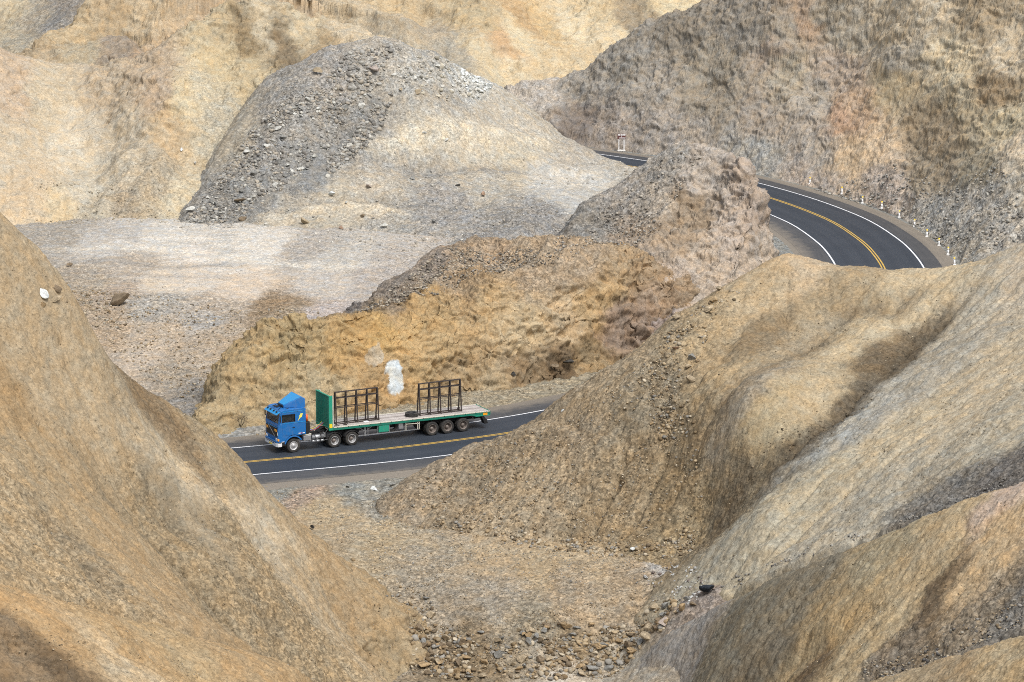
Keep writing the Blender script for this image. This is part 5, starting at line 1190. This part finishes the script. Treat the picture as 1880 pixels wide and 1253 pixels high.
# wind deflector: slim at the front, full width at the back
m = MB()
m.hull([(.52, -.55, 3.46), (.52, .55, 3.46), (.50, -.52, 3.66), (.50, .52, 3.66), (-.84, -1.02, 4.28), (-.84, 1.02, 4.28), (-1.04, -1.10, 4.16), (-1.04, 1.10, 4.16), (-1.04, -1.18, 3.46), (-1.04, 1.18, 3.46)])
dfl = m.build('wind_deflector', M_BLUE, truck, .03)
m = MB(); m.hull([(x + .012, y * .93, z + .022) for x, y, z in ((.49, -.52, 3.67), (.49, .52, 3.67), (-.80, -1.0, 4.26), (-.80, 1.0, 4.26))] + [(x, y * .93, z) for x, y, z in ((.49, -.52, 3.65), (.49, .52, 3.65), (-.80, -1.0, 4.24), (-.80, 1.0, 4.24))])
m.build('deflector_face', M_BLUE2, dfl)
m = MB(); m.box(.50, .56, -.5, .5, 3.49, 3.60); m.build('deflector_grille', M_BLACK, dfl)
# mirrors
for s in (-1, 1):
    m = MB(); m.bar((1.10, s * 1.23, 3.12), (1.20, s * 1.46, 3.05), .025); m.bar((1.14, s * 1.23, 2.50), (1.20, s * 1.46, 2.58), .025); m.box(1.17, 1.23, s * 1.40, s * 1.52, 2.56, 3.06); m.build('mirror', M_BLACK, truck, .01)
# inside of the cab
m = MB(); m.box(.70, 1.20, -1.1, 1.1, 2.36, 2.42); m.box(-.96, -.4, -1.1, 1.1, 2.362, 2.60); m.build('dashboard', M_CABIN, truck)
for y in (.55, -.55):
    m = MB(); m.box(-.42, -.26, y - .25, y + .25, 2.364, 2.98); m.build('seat', M_CABIN, truck, .04)
m = MB()
for k in range(20):
    a, b = 2 * math.pi * k / 20, 2 * math.pi * (k + 1) / 20
    m.bar((.60 + .10 * math.sin(a), .55 + .23 * math.cos(a), 2.56 + .20 * math.sin(a)), (.60 + .10 * math.sin(b), .55 + .23 * math.cos(b), 2.56 + .20 * math.sin(b)), .03)
m.bar((.60, .55, 2.56), (.78, .55, 2.40), .05); m.bar((.60, .33, 2.56), (.60, .77, 2.56), .03); m.build('steering_wheel', M_BLACK, truck)
# chassis and fittings behind the cab
m = MB()
for y in (-.42, .42): m.box(-5.9, 1.1, y - .05, y + .05, .80, 1.06)
for x in (-1.6, -2.8, -4.2, -5.7): m.box(x - .06, x + .06, -.40, .40, .84, 1.02)
for x in (-3.47, -4.95): m.cyl((x, -1.0, .55), (x, 1.0, .55), .11, 12); m.cyl((x, -.2, .55), (x, .2, .55), .26, 14)
m.cyl((0, -1.0, .55), (0, 1.0, .55), .08, 10); m.cyl((-5.0, 0, .70), (-1.2, 0, .85), .07, 10); m.box(-.7, .9, -.35, .35, .62, 1.30)
m.build('chassis', M_CHAS, truck)
m = MB(); m.lathe([(.0, 1.05), (.50, 1.05), (.50, 1.13), (0, 1.13)], (-4.2, 0, 0), 24, 'z'); m.box(-4.9, -3.5, -.45, .45, 1.04, 1.07); m.build('fifth_wheel', M_CHAS, truck)
for s in (-1, 1):
    m = MB(); m.box(-.86, -1.50, s * .72, s * 1.18, .80, 1.20); bx = m.build('battery_box', M_STEEL, truck, .03)
    m = MB(); m.box(-.80, -1.56, s * .55, s * 1.12, 1.24, 1.29); m.build('catwalk', M_CREAM, truck)
    m = MB(); m.cyl((-1.60, s * .98, .98), (-2.62, s * .98, .98), .17, 18)
    ft = m.build('fuel_tank', M_STEEL, truck)
    m = MB()
    for x in (-1.85, -2.35): m.box(x - .03, x + .03, s * .80, s * 1.16, .80, 1.16)
    m.build('tank_strap', M_CHAS, ft)
    for k, x in enumerate((-1.62, -1.98, -2.34)):
        m = MB(); m.cyl((x, s * 1.02, .66), (x - .30, s * 1.02, .66), .10, 14); m.build('air_tank', M_STEEL, truck)
m = MB(); m.box(-1.08, -1.44, .62, 1.16, 1.36, 2.30); m.build('air_intake', M_BLACK, truck, .06)
m = MB(); m.cyl((-1.20, 1.05, 2.32), (-1.20, 1.05, 2.86), .09, 12); m.build('orange_cylinder', M_ORANGE, truck)
m = MB(); m.cyl((-1.22, -1.0, 1.2), (-1.22, -1.0, 3.5), .07, 12); m.build('exhaust_pipe', M_STEEL, truck)
for y, mm in ((.15, M_RED), (.0, M_BLUE2), (-.15, M_YELL)):
    m = MB(); pts = [(-1.1 - 2.1 * t, y, 1.75 - .55 * math.sin(math.pi * t) + .25 * t) for t in np.linspace(0, 1, 12)]
    for a, b in zip(pts[:-1], pts[1:]): m.cyl(a, b, .022, 8)
    m.build('air_hose', mm, truck)
m = MB(); m.bar((-2.8, .72, 1.05), (-3.0, .98, 1.45), .03); m.bar((-2.75, 1.0, .7), (-3.05, 1.15, .62), .03); m.box(-2.72, -2.80, .6, .95, .85, 1.18); m.build('valve_bracket', M_STEEL, truck)
for s in (-1, 1):
    for x in (-3.47, -4.95):
        m = MB()
        Pa = [(x + .66 * math.cos(a), .55 + .66 * math.sin(a)) for a in np.linspace(rad(160), rad(20), 12)]
        Pb = [(x + .64 * math.cos(a), .55 + .64 * math.sin(a)) for a in np.linspace(rad(20), rad(160), 12)]
        m.prism(Pa + Pb, s * .62, s * 1.24); m.build('wheel_guard', M_CHAS, truck)

# wheels: hub with its tyre and rim as children
def tyre_profile(R, w):
    return [(R * .60, -w * .40), (R * .66, -w * .47), (R * .80, -w * .5), (R * .93, -w * .47), (R * .985, -w * .41), (R, -w * .36), (R, -w * .20), (R * .975, -w * .19), (R * .975, -w * .15), (R, -w * .14), (R, w * .14), (R * .975, w * .15), (R * .975, w * .19), (R, w * .20),
            (R, w * .36), (R * .985, w * .41), (R * .93, w * .47), (R * .80, w * .5), (R * .66, w * .47), (R * .60, w * .40)]
def make_wheel(kind):
    R = .545
    w = MB()
    if kind == 'front':
        w.lathe([(.0, .17), (.10, .165), (.12, .13), (.20, .10)], n=20)
        for k in range(10):
            a = 2 * math.pi * k / 10; w.cyl((.165 * math.cos(a), .085, .165 * math.sin(a)), (.165 * math.cos(a), .135, .165 * math.sin(a)), .018, 6)
    else:
        w.lathe([(.0, .06), (.12, .055), (.14, .0), (.15, -.10), (.22, -.12)], n=20)
        for k in range(10):
            a = 2 * math.pi * k / 10; w.cyl((.19 * math.cos(a), -.12, .19 * math.sin(a)), (.19 * math.cos(a), -.06, .19 * math.sin(a)), .02, 6)
    hub = w.build('wheel', M_RIMD if kind != 'front' else M_RIM)
    t = MB(); t.lathe(tyre_profile(R, .27), n=40, closed=True); t.build('tyre', M_RUBBER, hub)
    r = MB()
    if kind == 'front':
        r.lathe([(.335, -.11), (.335, .10), (.345, .125), (.325, .13), (.30, .085), (.235, .06), (.19, .10), (.0, .10)], n=36)
        for k in range(10):
            a = 2 * math.pi * (k + .5) / 10; r.cyl((.262 * math.cos(a), .06, .262 * math.sin(a)), (.262 * math.cos(a), .078, .262 * math.sin(a)), .026, 8)
        r.build('rim', M_RIM, hub)
    else:
        r.lathe([(.335, .11), (.345, .128), (.325, .13), (.305, .09), (.285, -.04), (.26, -.11), (.10, -.125)], n=36)
        r.lathe([(.335, .11), (.335, -.11)], n=36)
        for k in range(8):
            a = 2 * math.pi * (k + .5) / 8; r.cyl((.225 * math.cos(a), -.121, .225 * math.sin(a)), (.225 * math.cos(a), -.10, .225 * math.sin(a)), .028, 8)
        r.build('rim', M_RIM if kind == 'drive' else M_RIMD, hub)
        t = MB(); t.lathe(tyre_profile(R, .27), (0, -.31, 0), n=40, closed=True); t.build('tyre', M_RUBBER, hub)
    return hub
def copy_tree(o, parent=None):
    c = o.copy(); C.objects.link(c)
    if parent is not None: c.parent = parent
    for ch in list(o.children): copy_tree(ch, c)
    return c
protos = {}
for kind, xs in (('front', [0]), ('drive', [-3.47, -4.95]), ('trailer', [-11.90, -13.24, -14.62])):
    for x in xs:
        for s in (1, -1):
            if kind not in protos: w = protos[kind] = make_wheel(kind)
            else: w = copy_tree(protos[kind])
            w.parent = truck
            w.location = (x, s * 1.10, .545); w.rotation_euler = (0, .7 * x + s, 0 if s > 0 else math.pi)

# --- trailer, tilted a touch to the rear
SH = lambda x: -0.0131 * (-3.2 - x)
ZD = 1.62
m = MB()
nb = 10; bw = 2.30 / nb
for k in range(nb):
    y0 = -1.15 + k * bw
    for a, b in ((-3.40, -7.9), (-7.92, -12.4), (-12.42, -16.92)):
        m.box(a, b, y0 + .012, y0 + bw - .012, ZD - .05 + .008 * ((k * 7) % 3 - 1), ZD - .004 + .006 * ((k * 5) % 3 - 1))
m.build('deck', M_WOOD, truck, 0, 'grey weathered plank deck', SH)
m = MB(); m.box(-3.42, -16.90, -1.14, 1.14, ZD - .09, ZD - .055)
for x in np.arange(-4.0, -16.9, -.75): m.box(x, x - .06, -1.16, 1.16, ZD - .22, ZD - .092)
for y in (-.5, .5):
    m.box(-3.6, -16.9, y - .06, y + .06, ZD - .28, ZD - .222); m.box(-5.9, -16.6, y - .02, y + .02, ZD - .62, ZD - .28); m.box(-5.9, -16.6, y - .07, y + .07, ZD - .66, ZD - .62)
m.box(-3.5, -5.6, -.6, .6, ZD - .42, ZD - .30)
for x in (-11.9, -13.24, -14.62):
    m.cyl((x, -1.0, .55 - SH(x)), (x, 1.0, .55 - SH(x)), .09, 12)
    for y in (-.5, .5): m.hull([(x + dx, y + dy, z) for dx, z in ((-.55, ZD - .66), (.55, ZD - .66), (.12, .72), (-.12, .72)) for dy in (-.05, .05)])
m.build('trailer_frame', M_CHAS, truck, 0, None, SH)
for s in (-1, 1):
    m = MB(); m.box(-3.40, -16.95, s * 1.155, s * 1.255, ZD - .055, ZD + .012); rail = m.build('side_rail', M_CREAM, truck, .006, None, SH)
    m = MB()
    for x in np.arange(-3.7, -16.8, -.92): m.box(x, x - .06, s * 1.252, s * 1.275, ZD - .05, ZD - .01)
    m.build('rope_hook', M_CHAS, rail, 0, None, SH)
    m = MB(); m.box(-3.10, -16.95, s * 1.165, s * 1.235, ZD - .245, ZD - .062); m.build('side_beam', M_GREEN, truck, .01, None, SH)
    m = MB(); m.hull([(x, s * y, z) for x, z in ((-15.35, ZD - .245), (-16.93, ZD - .245), (-16.93, ZD - .36), (-15.75, ZD - .36)) for y in (1.17, 1.23)]); m.build('tail_gusset', M_GREEN2, truck, 0, None, SH)
    m = MB(); m.box(-16.35, -16.72, s * 1.232, s * 1.25, ZD - .30, ZD - .12); m.build('tail_reflector', M_AMBER, truck, 0, None, SH)
    m = MB(); m.hull([(x, s * y, z) for x, z in ((-16.22, 1.16), (-16.40, 1.16), (-16.52, .42), (-16.82, .46)) for y in (.66, 1.2)]); m.build('mudflap', M_BLACK, truck)
    m = MB(); m.bar((-15.3, s * 1.1, 1.12), (-16.5, s * 1.1, 1.2), .06); m.bar((-15.45, s * 1.1, 1.12), (-15.55, s * 1.1, .86), .08); m.build('mudflap_bracket', M_CHAS, truck)
    # landing leg
    m = MB(); m.box(-6.12, -6.26, s * .86, s * 1.0, .62, 1.36); m.box(-6.06, -6.32, s * .80, s * 1.06, .56, .62); m.bar((-6.19, s * .93, .95), (-5.6, s * .93, 1.32), .05); m.bar((-6.19, s * .93, .9), (-6.9, s * .93, 1.32), .05); m.build('landing_leg', M_STEEL, truck, .01)
    # side guard: long low bar on hangers
    m = MB(); m.bar((-5.35, s * 1.14, .70), (-10.85, s * 1.14, .63), .04, .05)
    for x in (-6.35, -7.2, -8.2, -9.55, -10.75): m.bar((x, s * 1.12, 1.30), (x, s * 1.12, .64), .045)
    m.build('side_guard', M_STEEL, truck)
    m = MB(); m.box(-7.26, -8.14, s * .78, s * 1.20, .76, 1.33); tb = m.build('tool_box', M_GREEN2, truck, .015)
    m = MB(); m.box(-7.36, -8.04, s * 1.198, s * 1.212, .82, 1.27); m.build('tool_box_lid', M_GREEN2, tb, .01)
    m = MB(); m.box(-7.66, -7.72, s * 1.208, s * 1.235, 1.20, 1.25); m.bar((-7.6, s * 1.215, 1.08), (-7.78, s * 1.215, .95), .015); m.build('latch', M_STEEL, tb)
    m = MB(); m.box(-9.0, -9.42, s * .8, s * 1.15, .80, 1.30); m.build('water_tank', M_STEEL, truck, .04, 'dull grey tank')
    m = MB()
    m.bar((-9.62, s * 1.15, 1.16), (-10.75, s * 1.15, 1.10), .05)
    for x in (-9.62, -10.62, -10.78): m.bar((x, s * 1.15, 1.30), (x, s * 1.15, .66), .05)
    m.build('spare_cradle', M_CREAM, truck)
m = MB(); m.lathe(tyre_profile(.42, .26), (-8.58, .78, 1.02), 32, closed=True); m.build('spare_tyre', M_RUBBER, truck)
m = MB(); m.box(-16.90, -17.0, -1.25, 1.25, ZD - .30, ZD + .01); rb = m.build('rear_beam', M_GREEN, truck, .01, None, SH)
for s in (-1, 1):
    for k in range(3):
        m = MB(); m.box(-17.0, -17.02, s * (.6 + .18 * k), s * (.74 + .18 * k), ZD - .24, ZD - .10); m.build('tail_lamp', M_RED if k != 1 else M_AMBER, rb, 0, None, SH)
m = MB(); m.box(-16.7, -16.78, -1.1, 1.1, .62, .74); m.bar((-16.74, -.5, .7), (-16.74, -.5, 1.2), .08); m.bar((-16.74, .5, .7), (-16.74, .5, 1.2), .08); m.build('underrun_bar', M_CHAS, truck)
# headboard: ribbed sheet between two channel posts
m = MB()
prof = []
ys = np.linspace(-1.12, 1.12, 45)
for k, y in enumerate(ys): prof.append((-3.04 + (0, .055, .055, 0)[k % 4], y))
vf = [[m.bm.verts.new((x, y, z)) for z in (1.66, 4.08)] for x, y in prof]
vb = [[m.bm.verts.new((x - .03, y, z)) for z in (1.66, 4.08)] for x, y in prof]
for V in (vf, vb):
    for a, b in zip(V[:-1], V[1:]): m.bm.faces.new([a[0], b[0], b[1], a[1]])
for k in (0, 1):
    for i in range(len(ys) - 1): m.bm.faces.new([vf[i][k], vf[i + 1][k], vb[i + 1][k], vb[i][k]])
hb = m.build('headboard', M_GREEN, truck, 0, 'green ribbed steel headboard')
for s in (-1, 1):
    m = MB(); m.box(-3.00, -3.30, s * 1.10, s * 1.25, 1.40, 4.12); m.build('headboard_post', M_GREEN2, hb, .01)
    m = MB(); m.box(-3.302, -3.38, s * 1.13, s * 1.256, 1.62, 4.125); m.build('post_edge', M_CREAM, hb)
    m = MB(); m.box(-3.02, -3.26, s * 1.252, s * 1.275, 1.60, 1.92); m.build('corner_reflector', M_YELL, hb)
    m = MB(); m.bar((-3.3, s * .95, 1.66), (-4.0, s * .95, 1.63), .05); m.bar((-3.32, s * .9, 2.5), (-3.75, s * .9, 1.66), .05); m.build('headboard_brace', M_CHAS, hb)
m = MB(); m.box(-2.98, -3.10, -1.25, 1.25, 4.08, 4.15); m.box(-2.97, -3.10, -1.25, 1.25, 1.58, 1.66); m.build('headboard_frame', M_GREEN2, hb, .01)

# --- cargo on the deck: frames and a tyre stand on it, so they are things of their own
TM = Matrix.Translation(truck.location) @ Matrix.Rotation(truck.rotation_euler.z, 4, 'Z')
M_RUST = worn('rusty_frame_steel', (.052, .044, .040), .75, (.12, .055, .03), .6, 6, .3)
def deck_loc(x, y): return TM @ Vector((x, y, ZD + SH(x) + .008))
TILT = math.atan(-.0131)
def a_frame(x, label):
    """upright A-shaped rack for sheet goods; local x runs along the trailer"""
    L, Hh = 3.62, 2.50
    root = empty('a_frame_rack', deck_loc(x, .22), truck.rotation_euler.z)
    tag(root, label, 'rack', 'upright steel racks on the trailer deck')
    ys0, ys1 = .25, .05
    n = 5
    for s in (-1, 1):
        for k in range(n):
            px = -L / 2 + L * k / (n - 1)
            m = MB(); m.bar((px, s * ys0, .06), (px - .02, s * ys1, Hh), .085, .085, (1, 0, 0)); m.build('post', M_RUST, root)
        for fz, w in ((.53, .06), (.83, .06)):
            y = ys0 + (ys1 - ys0) * fz
            m = MB(); m.bar((-L / 2, s * (y + .06), Hh * fz), (L / 2, s * (y + .06), Hh * fz), w); m.build('cross_rail', M_RUST, root)
        m = MB(); m.bar((-L / 2 - .05, s * ys0, .04), (L / 2 + .05, s * ys0, .04), .07); m.build('base_rail', M_RUST, root)
    m = MB(); m.bar((-L / 2 - .05, 0, Hh + .03), (L / 2 + .05, 0, Hh + .03), .18, .06); m.build('top_rail', M_RUST, root)
    for px in (-L / 2, -L / 4, 0, L / 4, L / 2):
        m = MB(); m.bar((px, -ys0 - .12, .035), (px, ys0 + .12, .035), .06, .06); m.build('foot', M_RUST, root)
    for px in (-L / 2, L / 2):
        m = MB(); m.hull([(px + d, y, z) for d in (-.09, .09) for y, z in ((-.38, .02), (-.22, .02), (-.22, .24))]); m.build('gusset', M_RUST, root)
    return root
a_frame(-5.78, 'dark steel rack nearer the cab standing on the plank deck')
a_frame(-13.0, 'dark steel rack nearer the tail standing behind the loose tyre')
tp = deck_loc(-10.55, .30)
tr = empty('loose_tyre', tp, .4); tag(tr, 'worn truck tyre lying flat on the plank deck between the two racks', 'tyre')
m = MB(); m.lathe([(r, o + .15) for r, o in tyre_profile(.54, .29)], n=40, axis='z', closed=True); m.build('tread', M_RUBBER, tr)
m = MB(); m.lathe([(.325, .02), (.34, .28), (.30, .28), (.30, .02)], n=32, axis='z', closed=True); m.build('bead', M_BLACK, tr)
# small odd stake on the deck edge
sp_ = deck_loc(-4.55, .85); st_ = empty('wooden_stake', sp_, 0); tag(st_, 'thin brown stake standing on the deck in front of the nearer rack', 'stake')
m = MB(); m.bar((0, 0, 0), (.02, 0, .62), .07); m.build('post', M_RUST, st_); m = MB(); m.box(-.14, .14, -.1, .1, 0, .05); m.build('foot', M_RUST, st_)
pl = deck_loc(-6.4, .68); pk = MB(); pk.hull([(x, y, z) for x, y in ((-.2, -.12), (.2, -.1), (.18, .12), (-.18, .1)) for z in (0, .07)]); po = pk.build('scrap_board', M_REFW); po.location = pl; po.rotation_euler = (0, 0, .6); tag(po, 'small white scrap of board lying on the deck by the nearer rack', 'board')

# --- driver
def skinned(name, joints, edges, radii, mat, parent=None, levels=2, root=0):
    me = bpy.data.meshes.new(name); me.from_pydata(joints, edges, []); me.materials.append(mat)
    o = bpy.data.objects.new(name, me); C.objects.link(o)
    if parent is not None: o.parent = parent
    sk = o.modifiers.new('skin', 'SKIN'); sk.use_smooth_shade = True
    for i, r in enumerate(radii):
        d = me.skin_vertices[0].data[i]; d.radius = (r, r) if np.isscalar(r) else r; d.use_root = i == root
    ss = o.modifiers.new('sub', 'SUBSURF'); ss.levels = levels; ss.render_levels = levels
    return o
M_SKIN = new_mat('skin', (.36, .20, .13), .6); M_SHIRT = new_mat('blue_shirt', (.06, .14, .34), .85); M_HAIR = new_mat('dark_hair', (.02, .016, .013), .8); M_TROU = new_mat('dark_trousers', (.03, .03, .04), .9)
def driver():
    root = empty('person', TM @ Vector((-.02, .55, 2.36)), truck.rotation_euler.z)
    tag(root, 'driver in a blue shirt sitting at the wheel of the blue cab', 'person')
    J = [(0, 0, .12), (0, 0, .30), (.0, 0, .48), (.02, 0, .58), (.04, 0, .66), (.06, 0, .76), (.05, 0, .84),
         (0, .19, .50), (.16, .25, .30), (.40, .20, .30), (.50, .20, .32), (0, -.19, .50), (.16, -.25, .30), (.40, -.20, .30), (.50, -.20, .32),
         (.30, .10, .10), (.30, -.10, .10)]
    E = [(0, 1), (1, 2), (2, 3), (3, 4), (4, 5), (5, 6), (2, 7), (7, 8), (8, 9), (9, 10), (2, 11), (11, 12), (12, 13), (13, 14), (0, 15), (0, 16)]
    R = [.15, .14, .13, .055, .065, .10, .07, .065, .05, .038, .034, .065, .05, .038, .034, .085, .085]
    skinned('body', J, E, R, M_SKIN, root)
    J = [(0, 0, .10), (0, 0, .30), (0, 0, .49), (0, .19, .50), (.14, .245, .32), (.24, .23, .30), (0, -.19, .50), (.14, -.245, .32), (.24, -.23, .30)]
    skinned('shirt', J, [(0, 1), (1, 2), (2, 3), (3, 4), (4, 5), (2, 6), (6, 7), (7, 8)], [.165, .155, .145, .08, .065, .056, .08, .065, .056], M_SHIRT, root)
    m = MB(); bmesh.ops.create_uvsphere(m.bm, u_segments=16, v_segments=10, radius=.108, matrix=Matrix.Translation((.035, 0, .80)) @ Matrix.Diagonal((1.05, .92, .8, 1))); m.build('hair', M_HAIR, root)
    m = MB(); m.hull([(.155, 0, .765), (.185, 0, .735), (.15, .02, .73), (.15, -.02, .73)]); m.build('nose', M_SKIN, root)
    for s in (-1, 1):
        for k in range(4):
            z = .30 + .018 * k
            skinned('finger', [(.51, s * .20, z), (.565, s * .19, z + .004), (.585, s * .165, z + .004)], [(0, 1), (1, 2)], [.011, .010, .008], M_SKIN, root, 1)
        skinned('thumb', [(.50, s * .185, .345), (.54, s * .165, .375)], [(0, 1)], [.013, .010], M_SKIN, root, 1)
driver()
print('truck', round(time.time() - T0, 1))
# ------------------------------------------------------------------ guide posts, sign, dry bush
M_PW = worn('white_post_paint', (.80, .80, .79), .55, (.35, .30, .24), .3, 6); M_PY = worn('yellow_post_paint', (.80, .55, .05), .5, (.35, .28, .15), .25, 6)
M_CONC = worn('white_concrete', (.72, .71, .68), .8, (.3, .27, .23), .4, 5)
def guide_post(u, v, label, proto=None):
    p = at_z(u, v, -0.02)
    z = float(ground_at(p[0:1], p[1:2])[0]); z = min(max(z, -.12), .12)
    if proto is None:
        root = empty('guide_post', (p[0], p[1], z))
        m = MB(); m.cyl((0, 0, 0), (0, 0, .52), .085, 14); m.build('shaft', M_PW, root)
        m = MB(); m.cyl((0, 0, .52), (0, 0, .78), .087, 14); cp = m.build('yellow_band', M_PY, root)
        m = MB(); m.box(-.098, .098, -.095, -.08, .58, .64); m.build('reflector', M_REFW, cp)
        m = MB(); m.hull([(x * k, y * k, zz) for k, zz in ((1, -.05), (1, .05), (.55, .13)) for x in (-.15, .15) for y in (-.15, .15)]); m.build('foot', M_CONC, root)
    else:
        root = copy_tree(proto); root.location = (p[0], p[1], z)
    rng = np.random.default_rng(int(u)); root.rotation_euler = (rng.normal(0, .025), rng.normal(0, .025), math.atan2(p[1] - 0, p[0]) - math.pi / 2)
    tag(root, label, 'guide post', 'guide posts along the outer edge of the bend')
    return root
PP = [(478, 182), (742, 262), (910, 325), (1070, 382), (1212, 445), (1338, 518), (1440, 598), (1540, 672), (1614, 750), (1668, 832)]
ORD = ['farthest yellow topped white post on the outside of the bend', 'second farthest yellow topped white post on the bend', 'third yellow topped white post counting from the far end', 'fourth yellow topped white post counting from the far end', 'fifth yellow topped white post counting from the far end',
       'fifth yellow topped white post counting from the near end', 'fourth yellow topped white post counting from the near end', 'third yellow topped white post from the near end beside pale stones', 'second nearest yellow topped white post on the bend', 'nearest yellow topped white post just above the tan crest']
gp0 = None
for (a, b), lab in zip(PP, ORD):
    o = guide_post(1380 + a / 4.476, 300 + b / 4.476, lab, gp0)
    gp0 = gp0 or o
# roadside board on two white posts
sp3 = at_z(1141.5, 275.6, 0.1)
sg = empty('road_sign', (sp3[0], sp3[1], float(ground_at(sp3[0:1], sp3[1:2])[0]) if False else 0.0), 0.0)
tag(sg, 'red and white board on two white posts by the far road', 'sign')
M_SR = worn('dark_red_board', (.11, .035, .032), .6, (.2, .15, .12), .3, 4); M_SW = worn('white_letter_paint', (.72, .70, .68), .6, (.4, .3, .28), .3, 6)
for x in (-.34, .26):
    m = MB(); m.bar((x, 0, 0), (x, 0, 1.95), .10); m.build('post', M_PW, sg)
m = MB(); m.box(-.52, .44, -.09, -.05, 1.40, 2.02); bd = m.build('board', M_SR, sg, .005)
for x0, x1, z0, z1 in ((-.47, -.17, 1.80, 1.99), (-.12, .06, 1.80, 1.99), (.08, .22, 1.80, 1.99), (.24, .41, 1.80, 1.99), (-.30, -.16, 1.47, 1.57), (-.14, .10, 1.47, 1.57), (.12, .41, 1.47, 1.57), (-.08, -.03, 1.62, 1.76)):
    m = MB(); m.box(x0, x1, -.102, -.088, z0, z1); m.build('white_marking', M_SW, bd)
m = MB(); m.box(-.50, .42, -.2, .2, -.05, .09); m.build('footing', M_CONC, sg, .02)
# leafless bush on the verge
M_TWIG = new_mat('dry_twig', (.17, .13, .085), .9)
def bush(u, v, h, n, label, seed):
    p = hit(u, v)[0]; rng = np.random.default_rng(seed)
    m = MB()
    def grow(a, d, L, r, lev):
        b = a + d * L; m.cyl(a, b, r, 5, r * .6)
        if lev:
            for _ in range(3):
                nd = (d + Vector(rng.normal(0, .45, 3))).normalized(); grow(a + d * L * rng.uniform(.45, 1), nd, L * .62, r * .6, lev - 1)
    for _ in range(n):
        d = Vector((rng.normal(0, .35), rng.normal(0, .35), 1)).normalized(); grow(Vector((rng.normal(0, .06), rng.normal(0, .06), -.05)), d, h * .5, .022, 3)
    o = m.build('dry_bush', M_TWIG); o.location = p; tag(o, label, 'bush')
bush(441, 783, 1.5, 6, 'leafless brown bush on the verge ahead of the truck', 3)
print('all', round(time.time() - T0, 1))
